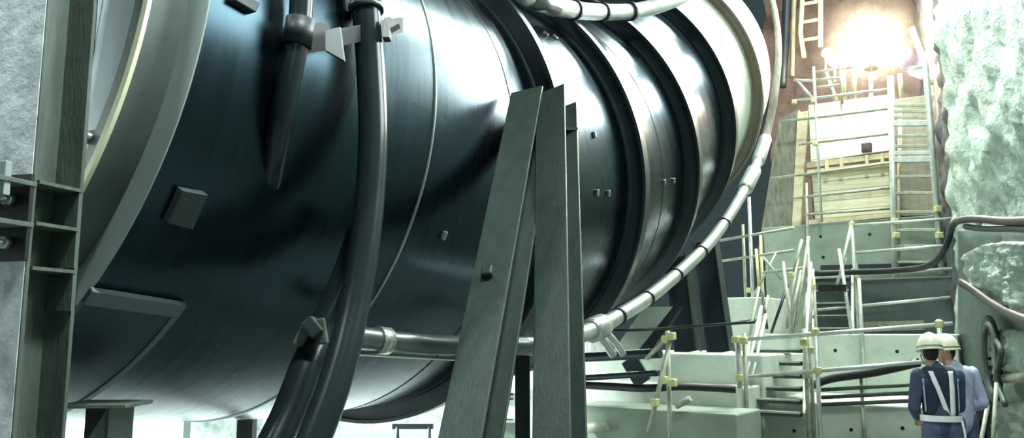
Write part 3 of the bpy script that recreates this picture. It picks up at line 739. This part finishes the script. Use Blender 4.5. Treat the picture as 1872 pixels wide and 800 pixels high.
scaff('stair_standard', 'pair of dull scaffold poles right of the lower stair', 'scaffold pole', V((PU(1476, 700, 9.6).x, PU(1476, 700, 9.6).y, 0)), [('post', vpost(1470, 600, 9.85, 0)), ('post', vpost(1479, 606, 9.9, 0))], [PU(1470, 625, 9.8), PU(1477, 684, 9.8), PU(1484, 640, 9.8)], 'galv_old')
# middle scaffold bay between pipe and formwork
um = 13.0
scaff('scaffold_bay', 'tangled scaffold bay of poles and braces between the pipe and the timber formwork', 'scaffold', PU(1400, 560, um),
      [('post', vpost(1369, 360, um, zS), 'galv', .028), ('post', vpost(1358, 410, um+.2, zS), 'galv_old'), ('post', vpost(1390, 425, um+.3, zS), 'clamp'),
       ('rail', [PU(1312, 440, um), PU(1452, 416, um)], 'galv_old'), ('rail', [PU(1312, 478, um), PU(1452, 457, um)], 'galv_old'),
       ('brace', [PU(1478, 432, um-.2), PU(1452, 612, um-.8)]), ('brace', [PU(1462, 450, um-.1), PU(1438, 600, um-.7)]), ('brace', [PU(1432, 478, um-.5), PU(1447, 612, um-.9)]),
       ('brace', [PU(1388, 525, um-.4), PU(1370, 614, um-1)]), ('brace', [PU(1392, 580, um-.6), PU(1378, 640, um-1.1)]), ('brace', [PU(1420, 460, um), PU(1352, 590, um-.3)], 'galv_old', .02), ('brace', [PU(1395, 470, um-.1), PU(1428, 510, um-.1)], 'galv_old', .02),
       ('brace', [PU(1440, 520, um-.3), PU(1410, 608, um-.6)], 'steel_rib'), ('brace', [PU(1440, 528, um-.5), PU(1447, 606, um-.8)]), ('brace', [PU(1465, 494, um-.4), PU(1444, 592, um-.8)], 'galv_old'),
       ('brace', [PU(1476, 534, um-.6), PU(1466, 604, um-.9)]), ('brace', [PU(1488, 526, um-.6), PU(1478, 604, um-.9)]), ('brace', [PU(1393, 535, um-.4), PU(1402, 600, um-.7)], 'steel_rib'), ('brace', [PU(1404, 540, um-.4), PU(1392, 604, um-.7)], 'galv_old'),
       ('brace', [PU(1466, 438, um-.1), PU(1450, 498, um-.3)]), ('brace', [PU(1382, 455, um), PU(1388, 524, um-.2)], 'clamp'), ('rail', [PU(1340, 590, um-.6), PU(1400, 583, um-.6)], 'steel_rib'), ('rail', [PU(1395, 498, um-.2), PU(1480, 488, um-.2)], 'galv_old'), ('post', vpost(1476, 438, um-.3, zA)), ('post', vpost(1487, 505, um-.8, zA), 'galv_old')],
      [PU(1480, 512, um-.8), PU(1486, 524, um-.8), PU(1370, 530, um), PU(1447, 502, um-.5)], 'galv_old', tr=.023)
# formwork scaffold: rails and posts over the formwork front
uw = 15.05
scaff('formwork_scaffold', 'pale scaffold rails and posts in front of the timber formwork', 'scaffold', PU(1490, 402, uw),
      [('post', vpost(1487, 122, uw, zD)), ('post', [PU(1474, 334, uw), PU(1478, 500, uw)], 'galv_old'),
       ('rail', [PU(1448, 184, uw), PU(1632, 162, uw)]), ('rail', [PU(1430, 222, uw), PU(1626, 198, uw)], 'galv_old'), ('rail', [PU(1460, 264, uw), PU(1626, 244, uw)], 'galv_old'),
       ('rail', [PU(1410, 326, uw), PU(1640, 296, uw)], 'galv_old'), ('rail', [PU(1450, 362, uw), PU(1636, 342, uw)], 'galv_old'), ('rail', [PU(1472, 392, uw), PU(1636, 380, uw)], 'galv_old'),
       ('rail', [PU(1452, 146, uw), PU(1490, 148, uw)]), ('brace', [PU(1458, 148, uw), PU(1484, 178, uw)]), ('rail', [PU(1488, 132, uw+.3), PU(1560, 122, uw+.3)], 'galv_old'),
       ('rail', [PU(1488, 146, uw+.3), PU(1536, 142, uw+.3)], 'galv_old'), ('rail', [PU(1488, 160, uw+.3), PU(1536, 155, uw+.3)], 'galv_old'), ('post', vpost(1536, 118, uw+.3, PU(1536, 190, uw+.3).z), 'galv_old')],
      [PU(1487, 184, uw-.05), PU(1452, 186, uw-.05), PU(1490, 262, uw-.05)])
# access ladder to the lamp platform
ld = thing('access_ladder', 'tall pale access ladder right of the timber formwork', 'ladder', PU(1680, 505, 14.6))
L0, L1 = (PU(1637, 512, 14.5), PU(1628, 140, 14.9)); R0, R1 = (PU(1722, 500, 14.4), PU(1692, 120, 14.8))
MB().tube([L0, L1], .055, 12).build('stringer', 'galv', ld); MB().tube([R0, R1, PU(1667, 52, 15.1)], .05, 12).build('stringer', 'galv', ld)
MB().tube([PU(1640, 500, 14.8), PU(1646, 200, 15.1)], .03, 10).build('stringer', 'timber_l', ld)
def lerp(a, b, t): return a+(b-a)*t
for y, r in ((196, .03), (207, .03), (218, .03), (230, .055), (253, .03), (272, .03), (285, .04), (297, .06), (328, .03), (358, .03), (392, .03), (424, .03), (452, .025), (480, .025)):
    t = (500-y)/380; a = lerp(L0, L1, (512-y)/372); b = lerp(R0, R1, t)
    MB().box((a+b)/2, ((b-a).length, r*1.6, r*1.6), ((b-a).normalized(), D2, UP)).build('rung', 'galv' if r > .035 else 'galv_old', ld, .006)
MB().tube([PU(1692, 120, 14.8), PU(1664, 126, 15)], .035, 10).build('grab_bar', 'galv', ld)
for p in (PU(1636, 405, 14.55), PU(1638, 430, 14.5), PU(1714, 382, 14.45), PU(1717, 430, 14.4)): MB().box(p, (.1, .1, .1)).build('clamp', 'clamp', ld, .015)
scaff('wall_side_pole', 'slim scaffold pole with couplers between ladder and right wall', 'pole', PU(1740, 400, 14.9), [('post', [PU(1712, 142, 15), PU(1730, 330, 14.9), PU(1738, 402, 14.9)], 'timber_l')], [PU(1716, 170, 14.95), PU(1722, 240, 14.9), PU(1727, 300, 14.9), PU(1702, 150, 14.95)], 'timber_l', tr=.035)
# dull ladder high on the left of the lamp
hl = thing('hanging_ladder', 'olive ladder hanging high on the earth face left of the lamp', 'ladder', PU(1478, 110, 17))
MB().tube([PU(1470, 105, 17), PU(1463, 60, 17), PU(1470, -60, 17)], .05, 8).build('stringer', 'clamp', hl); MB().tube([PU(1500, 85, 17), PU(1500, -60, 17)], .05, 8).build('stringer', 'clamp', hl)
for y in (70, 37, 4, -30): MB().tube([PU(1464, y+4, 17), PU(1500, y-2, 17)], .035, 8).build('rung', 'clamp', hl)
for k, (pts, r, lb) in enumerate((([(1440, -60), (1436, 60), (1430, 160)], .09, 'dark riser pipe beside the pipe end, left of two'), ([(1455, -60), (1450, 40), (1448, 140)], .05, 'thin riser pipe left of the olive ladder'))):
    tag(MB().tube(smooth_path([PU(x, y, 17.4) for x, y in pts]), r, 12).build('riser_pipe', 'steel_rib' if k == 0 else 'timber_d'), lb, 'pipe')
# tarp behind the lamp
mb = MB(); vs = []
for i in range(17):
    for j in range(9):
        f, g_ = i/16, j/8
        px = 1622+72*f; py = lerp(78, 100, f)+(34+22*f)*g_
        vs.append(PU(px, py, 16.6)+D2*(.12*sin(f*9+g_*3)+.1*sin(g_*5)))
o = mb.add(vs, [(i*9+j, (i+1)*9+j, (i+1)*9+j+1, i*9+j+1) for i in range(16) for j in range(8)], True).build('tarpaulin', 'tarp')
tag(o, 'violet-grey tarpaulin draped right of the glowing lamp', 'tarpaulin'); sm = o.modifiers.new('t', 'SOLIDIFY'); sm.thickness = .02

# ------------------------------------------------------------------ lamps
lp = thing('balloon_lamp', 'large round glowing balloon lamp above the formwork platform', 'lamp', PU(1592, 182, 15.9))
lc_ = PU(1590, 82, 15.9)
MB().ball(lc_, .42, 32).build('globe', 'bulb', lp)
MB().tube([PU(1592, 182, 15.9), lc_-UP*.4], .04, 10).build('mast', 'galv', lp)
MB().tube([lc_-UP*.47, lc_-UP*.38], .12, 16).build('collar', 'black', lp)
l2 = thing('work_lamp', 'small bright work lamp left of the balloon lamp', 'lamp', PU(1526, 150, 16.1))
c2 = PU(1526, 108, 16.1)
MB().ball(c2, (.13, .1, .11), 16).build('bulb', 'bulb2', l2); MB().tube([PU(1526, 150, 16.1), c2], .025, 8).build('stand', 'galv', l2)
MB().tube([c2+D2*.03, c2+D2*.16], [.15, .07], 16).build('reflector', 'galv', l2)
l3 = thing('work_lamp', 'smallest bright lamp, furthest left on the platform', 'lamp', PU(1509, 130, 16.3))
c3 = PU(1510, 96, 16.3)
MB().ball(c3, .08, 16).build('bulb', 'bulb2', l3); MB().tube([PU(1509, 130, 16.3), c3], .02, 8).build('stand', 'galv', l3)
MB().tube([c3+D2*.03, c3+D2*.12], [.1, .05], 16).build('reflector', 'galv', l3)

# ------------------------------------------------------------------ workers
def fuse(mb, name, m, parent, voxel=.008, it=6, M_=None):
    o = mb.build(name, m, parent)
    r = o.modifiers.new('r', 'REMESH'); r.mode = 'VOXEL'; r.voxel_size = voxel; r.use_smooth_shade = True
    s = o.modifiers.new('s', 'SMOOTH'); s.factor = .5; s.iterations = it
    bpy.context.view_layer.update()
    me = bpy.data.meshes.new_from_object(o.evaluated_get(bpy.context.evaluated_depsgraph_get()))
    o.modifiers.clear(); old = o.data; o.data = me; me.name = name; bpy.data.meshes.remove(old)
    me.polygons.foreach_set('use_smooth', [True]*len(me.polygons))
    return o
def worker(loc, yaw, label, lsh, pose, vest):
    t = thing('person', label, 'person', loc)
    Rm = Matrix.Rotation(yaw, 3, 'Z')
    def X(p): return V(loc)+Rm@V((p[0]*.80, p[1]*.85, p[2]))
    J = pose
    def put(mb):
        mb.v = [X(v) for v in mb.v]; return mb
    def limbs(mb, chain, rs, g=0):
        for (a, b), (ra, rb) in zip(zip(chain, chain[1:]), zip(rs, rs[1:])): mb.capsule(a, b, ra+g, rb+g, 14)
    b = MB()
    hd = V(J['head'])
    hy = J.get('hyaw', 0); HR = Matrix.Rotation(hy, 3, 'Z')
    def H(p): return hd+HR@V(p)
    b.ball(hd, (.078, .096, .112), 20); b.ball(H((0, .03, -.055)), (.055, .065, .06), 16)
    b.capsule(H((0, .098, .0)), H((0, .112, -.025)), .011, .014, 8); b.ball(H((.08, -.005, -.005)), (.014, .022, .034), 10); b.ball(H((-.08, -.005, -.005)), (.014, .022, .034), 10)
    b.capsule(V((hd.x*.6, hd.y*.5-.01, 1.40)), hd-V((0, .01, .06)), .058, .052, 14)
    def torso(mb, g=0, top=1.40, bot=.92, legs=False):
        mb.capsule((-.115, 0, 1.335), (.115, 0, 1.335), .085+g, .085+g, 16)
        mb.capsule((0, .005, 1.30), (0, 0, 1.06), .135+g, .125+g, 20, (1.15, .82))
        mb.capsule((-.06, 0, 1.25), (-.05, 0, 1.05), .105+g, .10+g, 16); mb.capsule((.06, 0, 1.25), (.05, 0, 1.05), .105+g, .10+g, 16)
        mb.capsule((-.06, -.005, .95), (.06, -.005, .95), .115+g, .115+g, 16); mb.capsule((0, 0, 1.05), (0, 0, .95), .13+g, .135+g, 18)
    torso(b)
    for s in ('l', 'r'):
        A = [V(p) for p in J['arm_'+s]]; limbs(b, A[:3], (.06, .045, .03))
        w = A[2]; fdir = (A[2]-A[1]).normalized(); side = fdir.cross(V((0, 0, 1))).normalized()
        if side.length < .1: side = V((1, 0, 0))
        nrm = side.cross(fdir)
        pc = w+fdir*.06
        b.capsule(w, pc+fdir*.03, .026, .03, 12)
        for k, ln in enumerate((.062, .076, .07, .055)):
            base = pc+fdir*.035+side*(.027-.018*k); mid = base+fdir*ln*.55-nrm*.012; tip = mid+fdir*ln*.3-nrm*.03
            b.capsule(base, mid, .0092, .0088, 8); b.capsule(mid, tip, .0088, .0078, 8)
        th = w+fdir*.03+side*.028; b.capsule(th, th+side*.03+fdir*.03-nrm*.012, .012, .0105, 8); b.capsule(th+side*.03+fdir*.03-nrm*.012, th+side*.032+fdir*.058-nrm*.03, .0105, .009, 8)
        G = [V(p) for p in J['leg_'+s]]; limbs(b, G, (.095, .065, .045))
        b.capsule(G[2]+V((0, -.02, -.035)), G[2]+V((0, .14, -.045)), .042, .034, 12)
    fuse(put(b), 'body', 'skin', t, .006, 3)
    for s in (-1, 1):
        e = MB(); e.ball(H((.033*s, .087, .012)), (.013, .01, .008), 10); put(e).build('eye', 'eye', t)
    e = MB(); e.capsule(H((-.02, .092, -.055)), H((.02, .092, -.055)), .006, .006, 8); put(e).build('mouth', 'lip', t)
    h = MB(); h.ball(hd+HR@V((0, -.02, .005)), (.083, .088, .1), 18); put(h).build('hair', 'hair', t)
    # clothing
    s_ = MB(); torso(s_, .014)
    s_.capsule((0, -.0, 1.40), (hd.x*.5, hd.y*.4, 1.435), .075, .066, 14)
    for s in ('l', 'r'):
        A = [V(p) for p in J['arm_'+s]]; end = A[1]+(A[2]-A[1])*.93; limbs(s_, [A[0], A[1], end], (.078, .064, .046))
    fuse(put(s_), 'shirt', lsh, t, .009, 4)
    p_ = MB(); p_.capsule((-.06, -.005, .94), (.06, -.005, .94), .134, .134, 16)
    for s in ('l', 'r'):
        G = [V(p) for p in J['leg_'+s]]; limbs(p_, G, (.118, .088, .07))
    fuse(put(p_), 'trousers', 'trous', t, .01, 4)
    for s in ('l', 'r'):
        G = [V(p) for p in J['leg_'+s]]; k = MB(); k.capsule(G[2]+V((0, 0, .1)), G[2]+V((0, -.01, -.02)), .068, .056, 12); k.capsule(G[2]+V((0, -.025, -.035)), G[2]+V((0, .15, -.045)), .052, .042, 12)
        fuse(put(k), 'boot', 'boot', t, .008, 3)
    # helmet
    ht = J.get('tilt', 0); TR_ = Matrix.Rotation(ht, 3, 'X')
    def K(p): return hd+HR@(TR_@V(p))
    k = MB(); vs = []; n = 28
    for i in range(10):
        a = pi/2*i/9
        for j in range(n): vs.append(K((.121*cos(a)*cos(2*pi*j/n), .142*cos(a)*sin(2*pi*j/n)-.005, .02+.142*sin(a)+.004*(abs(cos(pi*j/n)) if i > 5 else 0))))
    fs = [(i*n+j, i*n+(j+1) % n, (i+1)*n+(j+1) % n, (i+1)*n+j) for i in range(9) for j in range(n)]
    k.add(vs, fs, True)
    shl = put(k).build('helmet', 'helmet', t); so = shl.modifiers.new('s', 'SOLIDIFY'); so.thickness = .005
    k = MB(); vs = []
    for (rx, ry, z) in ((.118, .139, .034), (.136, .158, .014), (.134, .156, .008), (.116, .137, .026)):
        for j in range(n):
            fr = .028*max(0, sin(2*pi*j/n))**2; vs.append(K((rx*cos(2*pi*j/n), (ry+(fr if rx > .13 else 0))*sin(2*pi*j/n)-.005, z)))
    k.add(vs, [(i*n+j, i*n+(j+1) % n, ((i+1) % 4)*n+(j+1) % n, ((i+1) % 4)*n+j) for i in range(4) for j in range(n)], True)
    put(k).build('helmet_brim', 'helmet', shl)
    k = MB(); k.tube([K((.1235*cos(2*pi*j/n), .1445*sin(2*pi*j/n)-.005, .042)) for j in range(n)], .007, 8, closed=True); put(k).build('helmet_band', 'band', shl)
    k = MB(); k.tube([K((.082*sin(a), .05-.02*cos(a), -.01-.125*cos(a*.999) if abs(a) < 1.6 else .01)) for a in [(-1.5+3*i/14) for i in range(15)]], .006, 6); put(k).build('chin_strap', 'band', t)
    if vest:
        v = MB()
        v.capsule((-.1, 0, 1.345), (.1, 0, 1.345), .102, .102, 16); v.capsule((0, .005, 1.30), (0, 0, 1.08), .158, .15, 20, (1.15, .84))
        v.capsule((-.06, 0, 1.25), (-.055, 0, 1.08), .128, .126, 16); v.capsule((.06, 0, 1.25), (.055, 0, 1.08), .128, .126, 16)
        vo = fuse(put(v), 'vest', 'navy', t, .009, 4)
        me = vo.data; off = WORLD[vo.name]
        bvh = BVHTree.FromPolygons([x.co+off for x in me.vertices], [list(p.vertices) for p in me.polygons])
        def surf(x, z, sgn=-1):
            o_ = X((x, sgn*.6, z)); d_ = (Rm@V((0, -sgn, 0))).normalized(); h_ = bvh.ray_cast(o_, d_)
            return (h_[0]+h_[1]*.006) if h_[0] else X((x, sgn*.1, z))
        def strip(pts, wd, nm, m, sgn=-1):
            k = MB(); vs = []; N_ = 26
            for i in range(N_):
                f = i/(N_-1); x = pts[0][0]+(pts[1][0]-pts[0][0])*f; z = pts[0][1]+(pts[1][1]-pts[0][1])*f
                for e in (-wd/2, 0, wd/2): vs.append(surf(x+e, z, sgn))
            k.add(vs, [(i*3+j, i*3+j+1, (i+1)*3+j+1, (i+1)*3+j) for i in range(N_-1) for j in range(2)], True)
            o = k.build(nm, m, vo); so = o.modifiers.new('s', 'SOLIDIFY'); so.thickness = .006; so.offset = 1
        strip([(-.095, 1.40), (.045, 1.02)], .048, 'reflective_strap', 'reflect'); strip([(.098, 1.40), (.085, 1.02)], .048, 'reflective_strap', 'reflect')
        strip([(-.10, 1.40), (-.06, 1.0)], .048, 'reflective_strap', 'reflect', 1); strip([(.10, 1.40), (.06, 1.0)], .048, 'reflective_strap', 'reflect', 1)
        strip([(-.165, 1.34), (-.155, 1.06)], .012, 'piping', 'lav'); strip([(.165, 1.34), (.155, 1.06)], .012, 'piping', 'lav')
        k = MB(); vs = []; n = 40
        for j in range(n):
            for (e, dz) in ((0, -.026), (.006, -.026), (.006, .026), (0, .026)):
                a = 2*pi*j/n; vs.append(V(((.205+e)*cos(a), (.158+e)*sin(a)-.002, 1.005+dz)))
        k.add(vs, [(j*4+i, j*4+(i+1) % 4, ((j+1) % n)*4+(i+1) % 4, ((j+1) % n)*4+i) for j in range(n) for i in range(4)])
        put(k).build('reflective_belt', 'reflect', t)
        k = MB(); k.tube(smooth_path([(.16, -.17, .99), (.175, -.185, .88), (.17, -.18, .78), (.15, -.175, .72)]), .012, 8); put(k).build('safety_rope', 'reflect', t)
    return t
w1 = PY(1716, 700, 7.3)
worker((w1.x, w1.y, 0), R_(-14), 'person in navy vest with white straps and cream helmet, seen from behind', 'blue',
       dict(head=(-.06, .035, 1.57), tilt=-.12, hyaw=R_(8), arm_l=[(-.205, 0, 1.35), (-.27, -.03, 1.09), (-.2, .2, 1.0)], arm_r=[(.195, .02, 1.35), (.215, .10, 1.10), (.12, .30, 1.06)],
            leg_l=[(-.09, 0, .9), (-.11, .02, .48), (-.12, -.01, .09)], leg_r=[(.09, 0, .9), (.11, .03, .48), (.12, 0, .09)]), True)
w2 = PY(1750, 700, 7.75)
worker((w2.x, w2.y, 0), R_(12), 'person in lavender work shirt and cream helmet, standing right behind the vested person', 'lav',
       dict(head=(-.085, .05, 1.565), tilt=-.05, hyaw=R_(50), arm_l=[(-.205, 0, 1.35), (-.25, .08, 1.1), (-.1, .28, 1.05)], arm_r=[(.205, 0, 1.35), (.27, -.06, 1.10), (.13, .14, 1.0)],
            leg_l=[(-.09, 0, .9), (-.11, .02, .48), (-.12, -.01, .09)], leg_r=[(.09, 0, .9), (.11, .03, .48), (.13, 0, .09)]), False)

# ------------------------------------------------------------------ light
def area(loc, tgt, size, power, col, sy=None, spread=None):
    l = bpy.data.lights.new('unseen_area', 'AREA'); l.energy = power; l.size = size; l.color = col
    if sy: l.shape = 'RECTANGLE'; l.size_y = sy
    if spread: l.spread = spread
    o = bpy.data.objects.new('unseen_light', l); COL.objects.link(o); o.location = loc
    o.rotation_euler = (V(tgt)-V(loc)).to_track_quat('-Z', 'Y').to_euler(); return o
GW = (.88, 1., .94)
# site floods: on the vault behind the photographer's right shoulder; those along the left wall below are added
for (loc, tgt, p, sz) in (((2.6, 4.2, 7.6), (4.4, 8.5, 1), 260, 1.0), ((4.6, 9.5, 9.0), (5, 10.8, 2), 420, .7), ((5.6, 12.5, 10.5), (4.2, 11.5, 3), 700, 1.), ((7, 15, 11.2), (3, 10, 4), 600, 1.2)):
    area(loc, tgt, sz, p, GW)
area((-3.0, 2.1, 6.2), (-2.0, 3.3, 2.4), .3, 150, (.9, .98, 1))  # unseen lamp added to light the left column face
area((1.5, -5, 4.5), (1, 6, 1.5), 3.5, 42, (.62, .9, 1))  # weak fill light added behind the camera
area((.6, 2.2, 7.4), (-2.0, 3.9, 2.6), .5, 120, (.9, 1, .97), spread=R_(75))
for Y, e in ((3.5, 900), (8, 1200), (15, 900), (20, 900)):
    x = left_line(Y)+1.6
    area((x, Y, 5.2), (left_line(Y)-.2, Y+.4, .8), .6, e, (.9, 1, .97))  # unseen lamps added to whiten the wall and ground under the pipe
for (loc, tgt, p, sx, sy) in (((2.5, 4.4, 4.8), (-1.3, 3.7, 3.3), 150, 1.8, 1.4), ((3.7, 8.4, 6.2), (-.1, 5.8, 3.6), 70, 1.2, .9), ((4.8, 10., 6.3), (.5, 6.8, 3.4), 210, 1.8, .8), ((5.6, 11.7, 7.2), (1.5, 8.6, 4), 210, 1.8, .8)):
    area(loc, tgt, sx, p, (.93, 1, .98), sy)  # unseen lamps added so their reflections make the pipe highlights
area((-2.6, 10.2, 2.7), (-1.9, 7.6, 0), .5, 1900, (.92, 1, .98))  # unseen lamp added to brighten the floor mirrored in the pipe underside
w = bpy.data.worlds.new('world'); sc.world = w; w.use_nodes = True
w.node_tree.nodes['Background'].inputs[0].default_value = (.34, .52, .55, 1); w.node_tree.nodes['Background'].inputs[1].default_value = .12

# bits seen under the pipe, far behind the props
cbn = thing('site_cabinet', 'white cabinet with dark vent slots seen between the two raking props', 'cabinet', V((PY(925, 700, 10.5).x, 10.5, 0)))
xa, xb, zt = PY(893, 698, 10.5).x, PY(968, 698, 10.5).x, PY(925, 700, 10.5).z; zm = PY(925, 772, 10.5).z
MB().box(((xa+xb)/2, 10.75, (zt+zm)/2), (xb-xa, .5, zt-zm)).build('cabinet_body', 'reflect', cbn, .01)
MB().box(((xa+xb)/2, 10.75, zm/2), (xb-xa-.03, .46, zm)).build('plinth', 'conc_g', cbn, .01)
for yy, hh_ in ((720, .03), (729, .018), (766, .012)):
    MB().box((PY(925, yy, 10.5).x-.02, 10.495, PY(925, yy, 10.5).z), (.22, .02, hh_)).build('vent_slot', 'steel_rib', cbn)
tr_ = thing('trestle', 'low dark trestle standing on the bright ground under the pipe', 'trestle', V((PY(750, 780, 10).x, 10, 0)))
xa, xb, zt = PY(718, 778, 10).x, PY(792, 778, 10).x, PY(750, 778, 10).z
MB().box(((xa+xb)/2, 10, zt), (xb-xa, .1, .06)).build('crossbar', 'steel_rib', tr_)
for x_ in (xa+.05, xb-.05):
    for sy in (-1, 1): MB().tube([(x_, 10+.03*sy, zt), (x_, 10+.2*sy, 0)], .02, 8).build('leg', 'steel_rib', tr_)
# haze volume added to give the balloon lamp its halo
hm = bpy.data.materials.new('lamp_haze'); hm.use_nodes = True; nt = hm.node_tree; nt.nodes.clear(); N = nt.nodes.new; L = nt.links.new
out = N('ShaderNodeOutputMaterial'); vs_ = N('ShaderNodeVolumeScatter'); vs_.inputs['Color'].default_value = (1, .95, .86, 1); vs_.inputs['Anisotropy'].default_value = .3
tc = N('ShaderNodeTexCoord'); ln = N('ShaderNodeVectorMath'); ln.operation = 'LENGTH'; L(tc.outputs['Object'], ln.inputs[0])
mr = N('ShaderNodeMapRange'); mr.inputs[1].default_value = .3; mr.inputs[2].default_value = 1.35; mr.inputs[3].default_value = .05; mr.inputs[4].default_value = 0; mr.interpolation_type = 'SMOOTHERSTEP'
L(ln.outputs['Value'], mr.inputs[0]); L(mr.outputs[0], vs_.inputs['Density']); L(vs_.outputs[0], out.inputs['Volume'])
hz = MB().ball((0, 0, 0), 1.4, 32); hz.v = [v+lc_ for v in hz.v]
ho = hz.build('halo_haze', hm, None, loc=lc_); ho['kind'] = 'stuff'; tag(ho, 'bright haze added for the halo around the balloon lamp', 'haze')
